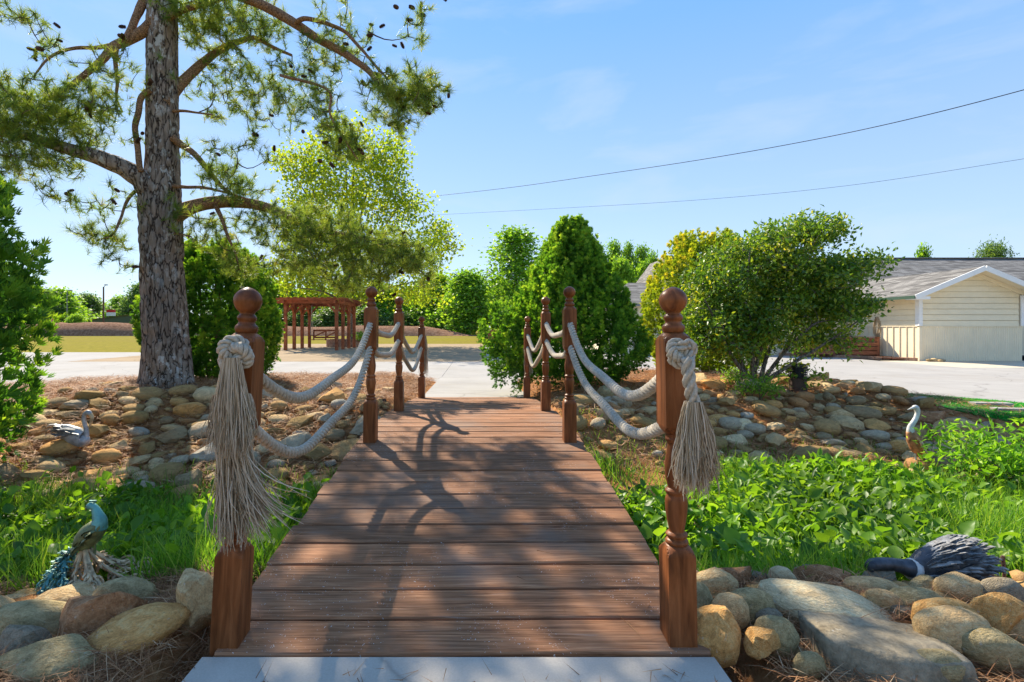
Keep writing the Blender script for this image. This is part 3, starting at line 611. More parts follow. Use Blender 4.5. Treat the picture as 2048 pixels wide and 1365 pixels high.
fin = Geo().add(*lathe(curve_prof([(1.046, .034), (1.052, .037), (1.060, .0385), (1.068, .036), (1.074, .030), (1.082, .027), (1.089, .031), (1.096, .0325), (1.103, .029), (1.109, .024), (1.116, .027), (1.123, .035), (1.136, .043), (1.154, .0475), (1.172, .043), (1.186, .032), (1.195, .018), (1.200, .003)]))).mesh('ball_finial', M_ball, True)
post_info = [(.078, -1, 'newel post draped with the long two tier tassel, ball top', .052), (.078, 1, 'newel post with a single knotted tassel beside the near boulders', -.016), (2.245, -1, 'second newel post from the long tasselled one, pergola behind it', .006), (2.245, 1, 'second newel post from the single tassel one, dark bush behind it', 0.0),
             (3.66, -1, 'third newel post along the pine tree side of the bridge', 0), (3.66, 1, 'third newel post along the shrub side of the bridge', 0), (5.79, -1, 'far end newel post beside the pine straw and walkway', 0), (5.79, 1, 'far end newel post half buried in the green bush', .01)]
POSTS = {}
def post_u(vv, s): return -.803 if (vv < .1 and s < 0) else s * .77
for vv, s, lab, lean in post_info:
    zb = float(deck(vv))
    r = empty('newel_post', lab, 'post', 'turned newel posts of the footbridge', loc=tuple(W(post_u(vv, s), vv, zb - .002)))
    r.rotation_euler = (0, lean, BYAW)
    if vv < .1: r.scale[2] = 1.03
    for me in (low, shaft, upp, fin): link(me.name, me, r)
    POSTS[(vv, s)] = (zb, lean)

# ropes: three-strand, hung through the posts, with knots and frayed tassels at both ends
def strand_rope(g, path, rad, pitch, strands=3, n=6):
    seg = np.linalg.norm(np.diff(path, axis=0), axis=1); s = np.concatenate([[0], np.cumsum(seg)]); m = max(int(s[-1] / pitch * 9), 8)
    q = np.linspace(0, s[-1], m); C = np.stack([np.interp(q, s, path[:, i]) for i in range(3)], -1)
    T = norm(np.gradient(C, axis=0)); ref = A(1, .1, .05); U = norm(np.cross(T, ref)); Vv = np.cross(T, U)
    for k in range(strands):
        a = q / pitch * 2 * math.pi + k * 2 * math.pi / strands
        c = C + (U * np.cos(a)[:, None] + Vv * np.sin(a)[:, None]) * rad * .66
        g.add(*tube(c, rad * .42, n, up=U[0]))
    g.add(*tube(C[::2], rad * .5, 6))
def post_pt(vv, s, hgt):
    zb, lean = POSTS[(vv, s)]; hgt = hgt * (1.03 if vv < .1 else 1); p = W(post_u(vv, s), vv, zb + hgt); p[0] += math.sin(lean) * hgt; return p
def knot_geo(c, R, rad, tilt, p=2, q=3):
    t = np.linspace(0, 2 * math.pi, 150); r = R * (1 + .42 * np.cos(q * t))
    K = np.stack([r * np.cos(p * t), -R * .55 * np.sin(q * t), r * np.sin(p * t)], -1); a = tilt
    K = K @ np.array([[math.cos(a), 0, -math.sin(a)], [0, 1, 0], [math.sin(a), 0, math.cos(a)]]); g = Geo()
    strand_rope(g, K + c, rad, .05, 3, 6); return g
def tassel_geo(top, length, spread, n, rad=.0017, wind=0.0, thick=.02, droop=.0, curl=.012, front=-1):
    g = Geo(); top = np.asarray(top, float)
    for _ in range(n):
        a = rng.uniform(0, 2 * math.pi); r = math.sqrt(rng.random()); L = length * rng.uniform(.80, 1.04)
        e = A(math.cos(a) * r * spread, math.sin(a) * r * spread * .55, -L); w = wind * max(0, rng.normal(.35, .45)) * (1 if r * math.cos(a) > -.3 else .1)
        ts = np.linspace(0, 1, 9); f = rng.normal(0, curl, (3,)); ph = rng.uniform(0, 6.3); s0 = A(math.cos(a) * r * thick, math.sin(a) * r * thick * .8, 0)
        pth = np.array([s0 * (1 - t) + A(e[0] * t ** .75, e[1] * t ** .75, e[2] * t) + A(w * t ** 2.2, 0, abs(w) * .45 * t ** 2.5) + f * math.sin(t * 4.6 + ph) * t for t in ts])
        g.add(*tube(top + pth, [rad] * 7 + [rad * .8, rad * .35], 4, cap=False), var=np.clip(rng.normal(.55, .25), 0, 1))
    return g
side_lab = {(-1, 0): 'upper twisted rope along the pine tree side, knotted above a long tassel', (-1, 1): 'lower twisted rope along the pine tree side with a wind blown frayed end',
            (1, 0): 'upper twisted rope along the shrub side, ending in a knotted tassel', (1, 1): 'lower twisted rope along the shrub side, frayed beneath the knot'}
sags = {(-1, 0): (.28, .13, .26), (-1, 1): (.36, .13, .31), (1, 0): (.27, .13, .24), (1, 1): (.25, .14, .26)}
for s in (-1, 1):
    for lv, hh in ((0, .925), (1, .745)):
        root = empty('rope_rail', side_lab[(s, lv)], 'rope', 'rope rails of the footbridge', loc=tuple(post_pt(.078, s, 0)))
        path = []; vs = (.078, 2.245, 3.66, 5.79)
        for k in range(3):
            a, b = post_pt(vs[k], s, hh), post_pt(vs[k + 1], s, hh); t = np.linspace(0, 1, 26)
            c = a + (b - a) * t[:, None]; c[:, 2] -= 4 * sags[(s, lv)][k] * t * (1 - t) * (1 + .12 * np.sin(t * 9 + k)); c[:, 0] += (rng.normal(0, .006) + s * .012) * np.sin(t * math.pi); path.append(c[:-1] if k < 2 else c)
        g = Geo(); strand_rope(g, np.concatenate(path), .0240, .115, 3, 8); part('twisted_rope', g, M_rope, root, True)
        nf = post_pt(.078, s, hh); face = nf + A(0, -.05, 0)                  # the near end comes out of the post's face
        if s == -1 and lv == 0:
            c = face + A(.012, -.045, .050); part('knot', knot_geo(c, .033, .019, .3), M_rope, root, True)
            t = tassel_geo(c + A(.0, -.02, -.01), .32, .055, 620, .0014, thick=.026, curl=.016); part('tassel', t, M_fray, root, True)
        if s == -1 and lv == 1:
            c = face + A(.004, -.02, .0); part('tassel', tassel_geo(c + A(.005, -.01, .02), .43, .050, 420, .0016, wind=.15, thick=.040, curl=.022), M_fray, root, True)
            part('fringe', tassel_geo(c + A(.0, -.012, .10), .17, .07, 380, .0013, thick=.06, curl=.02), M_fray, root, True)
        if s == 1 and lv == 0:
            c = face + A(-.012, -.045, .055); part('knot', knot_geo(c, .027, .018, -.4), M_rope, root, True)
            q = bez(A([-.012, -.10, .04], [-.012, -.105, -.02], [.0, -.10, -.08], [.016, -.095, -.13]) + face, 8); g = Geo(); strand_rope(g, q, .021, .12, 3, 8); part('rope_end', g, M_rope, root, True)
            part('tassel', tassel_geo(q[-6], .27, .064, 430, .0016, thick=.028, curl=.02, wind=.035), M_fray, root, True)
        if s == 1 and lv == 1:
            part('tassel', tassel_geo(face + A(.03, -.05, -.005), .205, .045, 260, .0016, thick=.05, curl=.026), M_fray, root, True)
        fe = post_pt(5.79, s, hh) + A(.0, .055, 0)
        part('tassel', tassel_geo(fe + A(.02, .02, 0), .33 if lv == 0 else .42, .07, 60, .003, thick=.03), M_fray, root, True)
# ------------------------------------------------------------------ vegetation tools
def grow(skel, pts, sag=0.0, wob=.12, r0=.012, r1=.003, seg=5, g=None, n=4, maxr=None):
    """join each point to the nearest piece of the skeleton by a bent twig; twigs become skeleton in turn"""
    sk = np.concatenate([s for s in skel]); cap = len(sk) + len(pts) * seg; buf = np.zeros((cap, 3)); buf[:len(sk)] = sk; m = len(sk)
    d0 = np.array([np.min(np.linalg.norm(sk - p, axis=1)) for p in pts]); tips, dirs = [], []
    for i in np.argsort(d0):
        p = pts[i]; d = np.linalg.norm(buf[:m] - p, axis=1); a = buf[np.argmin(d)]; L = np.min(d)
        if L < .01: continue
        t = np.linspace(0, 1, seg + 1)[:, None]; w = rng.normal(0, wob, 3) * L
        c = a + (p - a) * t + w * np.sin(t * math.pi) + A(0, 0, sag) * L * (np.sin(t * math.pi))
        if g is not None:
            ra = float(np.clip(r0 * (.35 + L * .8), r1, maxr or r0 * 2)); g.add(*tube(c, np.linspace(ra, r1, len(c)), n, cap=False))
        buf[m:m + seg] = c[1:]; m += seg; tips.append(p); dirs.append(c[-1] - c[-2])
    return np.array(tips), norm(np.array(dirs))
def cloud(c, r, n, power=.45):
    return np.asarray(c, float) + rdir(n) * (rng.random(n) ** power)[:, None] * np.asarray(r, float)

# ------------------------------------------------------------------ the pine
pb = P(338, 786, 7.5); PY = 7.5
pine = empty('pine_tree', 'tall pine with scaly grey bark and cones, growing from the stone mound', 'tree', loc=(pb[0], pb[1], float(H(pb[0], pb[1])) - .05))
tr = [(339, 800, 120), (339, 786, 112), (335, 765, 103), (334, 742, 97), (331, 673, 91), (328, 605, 86), (325, 537, 83), (322, 468, 83), (320, 420, 84), (321, 385, 80), (325, 342, 66), (325, 205, 61), (324, 100, 60), (324, 0, 58), (326, -200, 50), (330, -450, 36), (334, -720, 16), (336, -860, 4)]
tc_ = bez([P(x, y, PY) for x, y, w in tr], 10); tw = np.interp(np.linspace(0, 1, len(tc_)), np.linspace(0, 1, len(tr)), [w for _, _, w in tr]) / F * PY / 2 * .92
zf = np.linspace(tc_[0][2], tc_[-1][2], 330); cx = np.interp(zf, tc_[:, 2], tc_[:, 0]); cy = np.interp(zf, tc_[:, 2], tc_[:, 1]); rr = np.interp(zf, tc_[:, 2], tw)
nth = 88; th = np.linspace(0, 2 * math.pi, nth, endpoint=False); TH, ZZ = np.meshgrid(th, zf)
pn = np.stack([np.cos(TH) * 2.4, np.sin(TH) * 2.4, ZZ * 2.0], -1)
warp = fbm(pn * 1.3, 3, 4); pl = np.abs(vnoise(np.stack([np.cos(TH) * 4.6 + warp * 1.3, np.sin(TH) * 4.6 + warp, ZZ * 3.3 + warp * 2.2], -1), 8) - .5) * 2
pl2 = np.abs(vnoise(np.stack([np.cos(TH) * 8 + warp, np.sin(TH) * 8, ZZ * 6.5 + warp * 2], -1), 12) - .5) * 2
Rr = rr[:, None] * (1 + .07 * (warp - .5)) + np.clip(rr[:, None] / .3, .1, 1) * (.030 * smooth(0, .42, pl) + .012 * smooth(0, .5, pl2) - .03)
flare = np.exp(-(ZZ - zf[0]) / .18) * .05 * (1 + .8 * np.sin(TH * 5 + 1)); Rr = Rr + flare
V = np.stack([cx[:, None] + Rr * np.cos(TH), cy[:, None] + Rr * np.sin(TH), ZZ], -1).reshape(-1, 3)
i = np.arange(len(zf) - 1)[:, None] * nth; j = np.arange(nth)[None]; kk = (j + 1) % nth
part('trunk', Geo().add(V, np.stack([i + j, i + kk, i + nth + kk, i + nth + j], -1).reshape(-1, 4)), M_bark, pine, True)
def ppl(pts, y0, y1, n=7):
    p = np.array([(x, y) for x, y in pts], float); Ys = np.linspace(y0, y1, len(p)); return bez([P(x, y, Yq) for (x, y), Yq in zip(p, Ys)], n)
BR_ = [  # traced limbs: points, distance at root and tip, width in pixels at root and tip
    ([(300, 385), (285, 362), (262, 345), (240, 332), (215, 322), (190, 312), (150, 302), (110, 290), (50, 272), (-30, 262), (-120, 250)], 7.4, 6.6, 46, 10),
    ([(320, 30), (287, 62), (255, 80), (228, 94), (207, 118), (180, 140), (150, 165), (112, 190), (80, 205)], 7.4, 6.9, 24, 5),
    ([(325, -30), (290, 0), (275, 28), (262, 58), (248, 82)], 7.5, 7.2, 20, 12), ([(222, 92), (190, 96), (150, 97), (118, 105), (92, 122), (70, 150)], 7.2, 6.6, 9, 3),
    ([(233, 94), (231, 130), (235, 165), (233, 195), (245, 225)], 7.2, 7.1, 10, 3), ([(300, 180), (283, 195), (276, 225), (270, 255), (275, 290), (278, 325), (282, 345)], 7.25, 7.2, 11, 12),
    ([(328, 210), (345, 188), (365, 165), (392, 138), (420, 115), (450, 95), (480, 83), (510, 76), (545, 95), (585, 112)], 7.4, 8.6, 26, 6),
    ([(330, -90), (380, -60), (430, -28), (520, 8), (575, 38), (620, 68), (660, 92), (700, 115), (735, 140), (760, 168), (790, 185), (830, 190), (880, 170)], 7.4, 6.6, 26, 4),
    ([(590, 46), (612, 38), (650, 46), (690, 65), (720, 95), (745, 125), (775, 158)], 7.0, 6.6, 10, 4),
    ([(345, 275), (365, 292), (390, 310), (420, 345), (445, 375), (480, 398)], 7.4, 7.6, 16, 6), ([(340, 445), (362, 425), (390, 412), (430, 405), (480, 405), (520, 412), (560, 425), (600, 445), (650, 462), (700, 474), (760, 482), (820, 505)], 7.5, 8.1, 34, 6),
    ([(345, 372), (370, 374), (410, 376), (460, 388), (500, 400)], 7.4, 7.3, 9, 3), ([(290, 370), (265, 388), (250, 410), (240, 440), (225, 470), (195, 482)], 7.4, 7.0, 8, 3),
    ([(432, 412), (445, 440), (455, 470), (470, 505), (478, 540)], 7.6, 7.6, 10, 3), ([(330, 40), (365, 22), (400, 12), (450, -5), (500, -30)], 7.4, 7.2, 14, 6),
    ([(560, 150), (655, 180), (660, 230), (690, 280), (715, 320)], 7.0, 6.8, 6, 3), ([(345, 222), (370, 222), (395, 226), (425, 230)], 7.4, 7.4, 7, 3),
    ([(348, 466), (365, 470), (382, 474)], 7.4, 7.3, 5, 3),
    ([(330, -250), (200, -330), (60, -370), (-120, -380)], 7.5, 8.2, 26, 6), ([(328, -350), (470, -430), (640, -450), (820, -420)], 7.5, 8.6, 26, 6), ([(332, -500), (430, -640), (560, -700)], 7.5, 8.8, 18, 5),
    ([(326, -150), (420, -230), (560, -250), (760, -200), (980, -150)], 7.5, 9.6, 26, 6), ([(324, -120), (230, -220), (130, -180)], 7.5, 9.0, 20, 6), ([(334, -600), (230, -720), (100, -740)], 7.5, 7.9, 14, 5),
    ([(328, -420), (400, -560), (470, -600)], 7.5, 10.2, 20, 6), ([(326, -60), (350, -170), (420, -200)], 7.5, 10.6, 22, 6)]
skel = []
for pts, ya, yb, wa, wb_ in BR_:
    c = ppl(pts, ya, yb); r = np.linspace(wa, wb_, len(c)) / F * 7.2 / 2
    c = c + .012 * (np.stack([vnoise(c * 5 + 3 * q, q) for q in range(3)], -1) - .5) * (1 + 0 * r[:, None])
    n = 10 if wa > 14 else 7; tv, tf = tube(c, r * (.94 + .12 * vnoise(c * 9, 3)), n)
    part('branch', Geo().add(tv, tf), M_limb if wa < 40 else M_bark, pine, True)
    if len(c) > 14: skel.append(c[6:])
    else: skel.append(c[3:])
CL = [(70, 225, 130, 72, 330, 6.8), (60, 310, 85, 55, 120, 6.7), (40, 30, 55, 45, 26, 6.8), (245, 150, 55, 60, 34, 7.1), (195, 205, 50, 45, 36, 6.9), (150, 125, 60, 50, 22, 6.9), (205, 275, 55, 30, 20, 7.0),
      (420, 45, 80, 55, 170, 7.8), (525, 40, 65, 48, 95, 8.2), (400, 5, 110, 30, 60, 7.1), (470, 175, 95, 85, 130, 8.1), (560, 185, 70, 75, 95, 8.2), (835, 184, 66, 40, 120, 6.6), (760, 185, 48, 45, 48, 6.7),
      (640, 130, 42, 55, 46, 7.3), (700, 95, 70, 36, 34, 7.2), (690, 25, 70, 35, 15, 6.8), (845, 40, 42, 38, 15, 6.6), (690, 285, 52, 34, 50, 7.0), (655, 215, 36, 60, 54, 7.3), (800, 240, 40, 30, 22, 6.6),
      (555, 450, 80, 50, 100, 7.8), (650, 462, 95, 58, 180, 7.9), (755, 505, 90, 62, 230, 8.0), (835, 520, 42, 48, 70, 8.1), (600, 520, 80, 36, 80, 7.8), (700, 560, 90, 30, 80, 8.0),
      (420, 330, 55, 50, 44, 7.4), (490, 375, 50, 45, 46, 7.5), (425, 450, 70, 55, 62, 7.6), (470, 525, 50, 30, 36, 7.6), (515, 300, 40, 40, 12, 7.0),
      (195, 470, 34, 28, 34, 7.0), (140, 392, 36, 20, 16, 6.8), (255, 400, 40, 60, 12, 7.2), (235, 510, 20, 30, 8, 7.1),
      (60, -380, 200, 60, 120, 7.9), (700, -440, 220, 60, 130, 8.3), (500, -680, 150, 60, 80, 8.5), (760, -190, 260, 60, 170, 9.2), (150, -190, 130, 50, 70, 8.7), (140, -740, 130, 50, 60, 7.8), (460, -590, 90, 60, 60, 10.0), (430, -200, 110, 50, 70, 10.4), (560, -340, 150, 70, 90, 9.4), (330, -820, 70, 80, 50, 7.5)]
pts = np.concatenate([cloud(P(x, y, Yd), (rx / F * Yd, .6 if y > 0 else .8, ry / F * Yd), n, .5) for x, y, rx, ry, n, Yd in CL])
g = Geo(); tips, dirs = grow(skel, pts, sag=-.16, wob=.13, r0=.014, r1=.0035, g=g, n=4, maxr=.022)
o = part('twig', g, M_twig, pine); o['kind'] = 'stuff'
def needle_tufts(g, T, D, per, length, width, back=.5, spread=.62):
    n = len(T) * per; T_ = np.repeat(T, per, 0); D_ = np.repeat(D, per, 0)
    d = norm(D_ * rng.uniform(.35, 1.4, (n, 1)) + rng.normal(0, spread, (n, 3))); base = T_ - D_ * rng.random((n, 1)) * back * .22
    tv = A([-.5, 0, 0], [.5, 0, 0], [.06, 1, 0]); R = frames(d, rng.uniform(0, 6.3, n)); L = length * rng.uniform(.65, 1.15, n)
    scatter(g, tv, np.array([[0, 1, 2]]), R, np.stack([width * np.ones(n), L, L], -1), base, np.clip(np.repeat(rng.normal(.46, .2, len(T)), per) + rng.normal(0, .16, n), 0, 1))
g = Geo(); up = norm(dirs * .8 + A(0, 0, .35) + rng.normal(0, .25, dirs.shape))
vis = (tips[:, 2] - CZ) / tips[:, 1] * F < 700
needle_tufts(g, tips[vis], up[vis], 46, .145, .0062); needle_tufts(g, tips[~vis], up[~vis], 28, .15, .009)
mid = tips - dirs * .14 + rng.normal(0, .03, tips.shape); sel = rng.random(len(mid)) < .55
needle_tufts(g, mid[sel], up[sel], 24, .12, .0060)
ct = np.array([P(x, y, 7.15) for x, y in ((345, 150), (318, 112), (338, 395), (350, 408), (345, 20), (330, 40))]); needle_tufts(g, ct, norm(rng.normal(0, 1, (6, 3)) + A(0, -.6, .3)), 60, .15, .005)
part('needles', g, M_needle, pine)
# cones: one mesh of overlapping scales, many copies
tv, tf = [], []; g = Geo()
for k in range(60):
    t = k / 60; a = k * 2.4; r = .022 * math.sin(math.pi * (t * .85 + .12)) ** .7; z = -.035 + .075 * t
    R = frames(np.array([[math.cos(a), math.sin(a), .55 - t * .2]]), np.zeros(1)); scatter(g, A([-.5, 0, 0], [.5, 0, 0], [.38, .9, .12], [-.38, .9, .12]), np.array([[0, 1, 2, 3]]), R, np.array([.017]), A([math.cos(a) * r * .55, math.sin(a) * r * .55, z]))
g.add(*tube(A([0, 0, -.036], [0, 0, 0], [0, 0, .04]), [.010, .016, .006], 8)); CONE = g.mesh('cone', M_cone)
cone_px = [(228, 25), (340 * .386, 53), (232, 55), (213, 45), (8, 88), (35, 85), (52, 92), (130, 92), (128, 128), (71, 128), (248, 132), (262, 130), (160, 212), (163, 222), (253, 240), (241, 265), (220, 366), (222, 405), (120, 380), (525, 40), (603, 117), (587, 136), (708, 156), (688, 240), (687, 225), (645, 280), (555, 232), (725, 5), (820, 14), (772, 25), (788, 30), (825, 55), (850, 46), (848, 8), (903, 5), (798, 98), (690, 78), (737, 78), (735, 62), (770, 92), (745, 118), (775, 110), (812, 135), (828, 160), (766, 170), (775, 172), (798, 175), (795, 212), (812, 222), (800, 230), (897, 200), (786, 255), (804, 245), (850, 200), (718, 232), (712, 290), (725, 308), (690, 290), (742, 463), (757, 470), (807, 465), (811, 503), (826, 515), (848, 505), (840, 532), (800, 545), (804, 550), (853, 560), (740, 520), (705, 520), (687, 525), (680, 532), (672, 552), (700, 540), (525, 520), (553, 508), (608, 523), (555, 555), (790, 595), (398, 408), (480, 420), (410, 288), (632, 332), (654, 340), (505, 265), (218, 524), (135, 375), (460, 165), (565, 300), (860, 230), (870, 215), (760, 150), (782, 140), (838, 215)]
for x, y in cone_px:
    d = 8.0 if (y > 400 and x > 450) else 6.75; p = P(x, y, d + rng.uniform(-.15, .05)); near_ = tips[np.argmin(np.linalg.norm((tips - p) * A(1, .3, 1), axis=1))]
    o = link('cone', CONE, pine, p + (near_ - p) * A(.35, 1, .35) - np.array(pine.location)); o.rotation_euler = (rng.uniform(0, 3.1), rng.uniform(0, 3.1), rng.uniform(0, 6)); o.scale = (rng.uniform(.85, 1.2),) * 3

# ------------------------------------------------------------------ arborvitae
def spray_template(nb=7):
    """a flat fan of scale-leaf branchlets in the x-y plane"""
    V, Fc, k = [], [], 0
    for i in range(nb):
        a = (i - (nb - 1) / 2) * .36; L = 1 - abs(i - (nb - 1) / 2) * .14; y0 = .12 + abs(i - (nb - 1) / 2) * .06
        b = A(0, y0, 0); t = b + A(math.sin(a), math.cos(a), 0) * L * .86; n_ = A(math.cos(a), -math.sin(a), 0) * .055; m = (b + t) / 2 + A(0, 0, .03 * (-1) ** i)
        V += [b, m + n_ * 1.5, t, m - n_ * 1.5]; Fc.append([k, k + 1, k + 2, k + 3]); k += 4
    return np.array(V), np.array(Fc)
SPR = spray_template(5)
def profile_r(kind, t):
    if kind == 'egg': return np.sin(np.pi * np.clip(t * .80 + .16, 0, 1)) ** .62
    return np.clip((1.02 - t) * 1.28, 0, 1) ** .78 * np.clip(.62 + t * 2.2, 0, 1)
def arborvitae(name, label, cat, base, height, rx, ry, m, kind='cone', ntuft=520, per=26, size=.13, tw=.24, lean=0.0, lumps=(), bark=M_limb):
    base = np.asarray(base, float); root = empty(name, label, cat, loc=tuple(base)); g = Geo()
    t = rng.random(ntuft) ** .95 * .97 + .015; a = rng.uniform(0, 2 * math.pi, ntuft); lump = .83 + .29 * vnoise(np.stack([np.cos(a) * 2.3, np.sin(a) * 2.3, t * 5.5], -1), 31 + int(height * 10))
    r = profile_r(kind, t) * lump; c = base + np.stack([np.cos(a) * r * rx + lean * t, np.sin(a) * r * ry, t * height], -1)
    out = np.stack([np.cos(a), np.sin(a), .35 + 1.6 * t ** 2], -1)
    for (lx, ly, lz, lr, ln) in lumps:
        e = rdir(ln); c = np.concatenate([c, base + A(lx, ly, lz) + e * lr * A(1, 1, 1.25)]); out = np.concatenate([out, e + A(0, 0, .5)]); t = np.concatenate([t, np.full(ln, lz / height)])
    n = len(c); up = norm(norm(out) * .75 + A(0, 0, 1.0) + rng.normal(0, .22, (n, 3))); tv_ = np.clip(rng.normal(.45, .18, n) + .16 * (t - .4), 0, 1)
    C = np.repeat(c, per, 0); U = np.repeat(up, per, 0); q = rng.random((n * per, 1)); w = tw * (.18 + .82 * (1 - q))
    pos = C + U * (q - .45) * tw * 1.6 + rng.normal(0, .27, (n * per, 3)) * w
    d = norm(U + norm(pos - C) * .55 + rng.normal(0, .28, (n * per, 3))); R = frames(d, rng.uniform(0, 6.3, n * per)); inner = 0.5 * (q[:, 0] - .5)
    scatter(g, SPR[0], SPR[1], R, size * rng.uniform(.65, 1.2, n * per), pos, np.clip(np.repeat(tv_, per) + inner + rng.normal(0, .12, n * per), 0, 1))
    # sparse inner sprays that close the middle, and bare limbs
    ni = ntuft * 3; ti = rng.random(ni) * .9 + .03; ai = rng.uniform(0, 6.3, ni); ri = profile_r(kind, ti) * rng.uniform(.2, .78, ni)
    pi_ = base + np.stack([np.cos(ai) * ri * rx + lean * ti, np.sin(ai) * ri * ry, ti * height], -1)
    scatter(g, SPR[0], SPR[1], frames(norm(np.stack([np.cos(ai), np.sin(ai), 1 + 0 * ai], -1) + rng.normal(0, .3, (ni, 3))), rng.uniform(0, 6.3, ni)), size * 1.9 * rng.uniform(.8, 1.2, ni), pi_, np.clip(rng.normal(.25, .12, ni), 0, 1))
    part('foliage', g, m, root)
    g = Geo(); 
    for k in range(5):
        e = rng.normal(0, .12, 2) * rx; g.add(*tube(bez([base + A(e[0] * .3, e[1] * .3, -.08), base + A(e[0], e[1], height * .4), base + A(e[0] * 1.5 + lean, e[1] * 1.5, height * .86)], 6), np.linspace(.05, .012, 13), 6))
    part('trunk', g, bark, root, True); return root
zz = lambda p: (p[0], p[1], float(H(p[0], p[1])) if p[1] < 13 else 0.0)
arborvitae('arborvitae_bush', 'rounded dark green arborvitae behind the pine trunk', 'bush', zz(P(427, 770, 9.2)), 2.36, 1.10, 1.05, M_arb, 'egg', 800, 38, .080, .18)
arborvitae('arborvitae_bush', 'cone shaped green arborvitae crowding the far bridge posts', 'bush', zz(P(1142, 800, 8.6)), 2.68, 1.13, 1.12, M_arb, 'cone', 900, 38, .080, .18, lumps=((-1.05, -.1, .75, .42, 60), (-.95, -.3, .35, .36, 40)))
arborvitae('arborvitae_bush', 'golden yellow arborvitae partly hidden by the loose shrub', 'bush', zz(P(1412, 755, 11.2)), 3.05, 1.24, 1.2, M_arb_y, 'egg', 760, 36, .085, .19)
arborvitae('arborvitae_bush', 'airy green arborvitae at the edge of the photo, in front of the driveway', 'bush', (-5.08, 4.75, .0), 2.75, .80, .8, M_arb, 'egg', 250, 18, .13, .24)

# ------------------------------------------------------------------ broadleaf shrubs and trees
def rosettes(g, T, D, per, size, asp, spread, m_var=.2, drop=.0, base_v=.5):
    n = len(T) * per; d = norm(np.repeat(D, per, 0) * .6 + rng.normal(0, .8, (n, 3)) + A(0, 0, -drop)); pos = np.repeat(T, per, 0) + rng.normal(0, spread, (n, 3))
    s = size * rng.uniform(.6, 1.25, n); v = np.clip(np.repeat(rng.normal(base_v, m_var, len(T)), per) + rng.normal(0, .14, n), 0, 1)
    scatter(g, LEAF[0], LEAF[1], frames(d, rng.uniform(0, 6.3, n)), np.stack([s * asp, s, s], -1), pos, v)
sb = P(1505, 800, 7.9); sbz = float(H(sb[0], sb[1]))
shrub = empty('broadleaf_shrub', 'large loose evergreen shrub with several pale stems above the stone pile', 'shrub', loc=(sb[0], sb[1], sbz))
sk = []; B = A(sb[0], sb[1], sbz)
for tip in ((1410, 600), (1440, 520), (1500, 500), (1550, 520), (1600, 480), (1640, 560), (1690, 520), (1720, 640), (1660, 640), (1470, 640), (1560, 620)):
    e = P(tip[0], tip[1], 7.9 + rng.uniform(-.6, .6)); c = bez([B + A(rng.normal(0, .1), rng.normal(0, .1), -.1), B + (e - B) * .35 + A(rng.normal(0, .08), 0, .06 * rng.normal()), B + (e - B) * .7 + rng.normal(0, .06, 3), e], 7)
    part('stem', Geo().add(*tube(c, np.linspace(.036, .008, len(c)), 7)), M_grey_bark, shrub, True); sk.append(c[4:])
SC = [(1600, 470, 62, 34, 90), (1560, 530, 70, 50, 120), (1480, 520, 62, 40, 90), (1430, 590, 66, 66, 170), (1400, 660, 55, 50, 120), (1520, 610, 85, 70, 210), (1630, 570, 70, 60, 150), (1675, 540, 46, 28, 60), (1660, 610, 60, 36, 110), (1640, 650, 60, 40, 80), (1660, 690, 36, 20, 22), (1450, 690, 60, 26, 50), (1560, 680, 50, 26, 26), (1625, 465, 60, 20, 30), (1540, 480, 30, 30, 40), (1704, 532, 26, 20, 30), (1690, 614, 30, 22, 36), (1580, 745, 40, 18, 12), (1490, 660, 60, 40, 90)]
pts = np.concatenate([cloud(P(x, y, 7.9), (rx / F * 7.9, .75, ry / F * 7.9), n, .5) for x, y, rx, ry, n in SC])
g = Geo(); tips, dirs = grow(sk, pts, sag=.05, wob=.16, r0=.010, r1=.003, g=g); o = part('twig', g, M_grey_bark, shrub); o['kind'] = 'stuff'
g = Geo(); rosettes(g, tips, norm(dirs + A(0, 0, .4)), 23, .076, .5, .075); part('foliage', g, M_holly, shrub)

def small_bush(name, label, base, h, r, n, m, size, asp=.42, stems=5, drop=.1):
    base = np.asarray(base, float); root = empty(name, label, 'shrub', loc=tuple(base)); sk = []; gs = Geo()
    for k in range(stems):
        e = base + A(rng.normal(0, .4) * r, rng.normal(0, .4) * r, h * rng.uniform(.6, .95)); c = bez([base + A(0, 0, -.04), (base + e) / 2 + rng.normal(0, .04, 3), e], 5); gs.add(*tube(c, np.linspace(.008, .003, len(c)), 5)); sk.append(c[2:])
    pts = cloud(base + A(0, 0, h * .6), (r, r, h * .45), n, .5); tips, dirs = grow(sk, pts, wob=.1, r0=.005, r1=.002, g=gs)
    part('stem', gs, M_twig, root)['kind'] = 'stuff'; g = Geo(); rosettes(g, tips, norm(dirs + A(0, 0, .5)), 9, size, asp, size * .7, drop=drop); part('foliage', g, m, root); return root
zb = lambda x, y: (x, y, float(H(x, y)))
small_bush('nandina_bush', 'bright lime green leafy bush between the heron and the artificial turf', zb(4.88, 4.75), .62, .62, 150, M_nand, .085, .36)
small_bush('low_shrub', 'small dark green seedling bush at the foot of the loose shrub', zb(*(P(1512, 800, 7.2)[:2])), .38, .36, 90, M_oak, .055, .4)
small_bush('low_shrub', 'tiny sprig of leaves rooted beneath the golden arborvitae', zb(*(P(1475, 770, 8.2)[:2])), .30, .28, 40, M_oak, .055, .4)

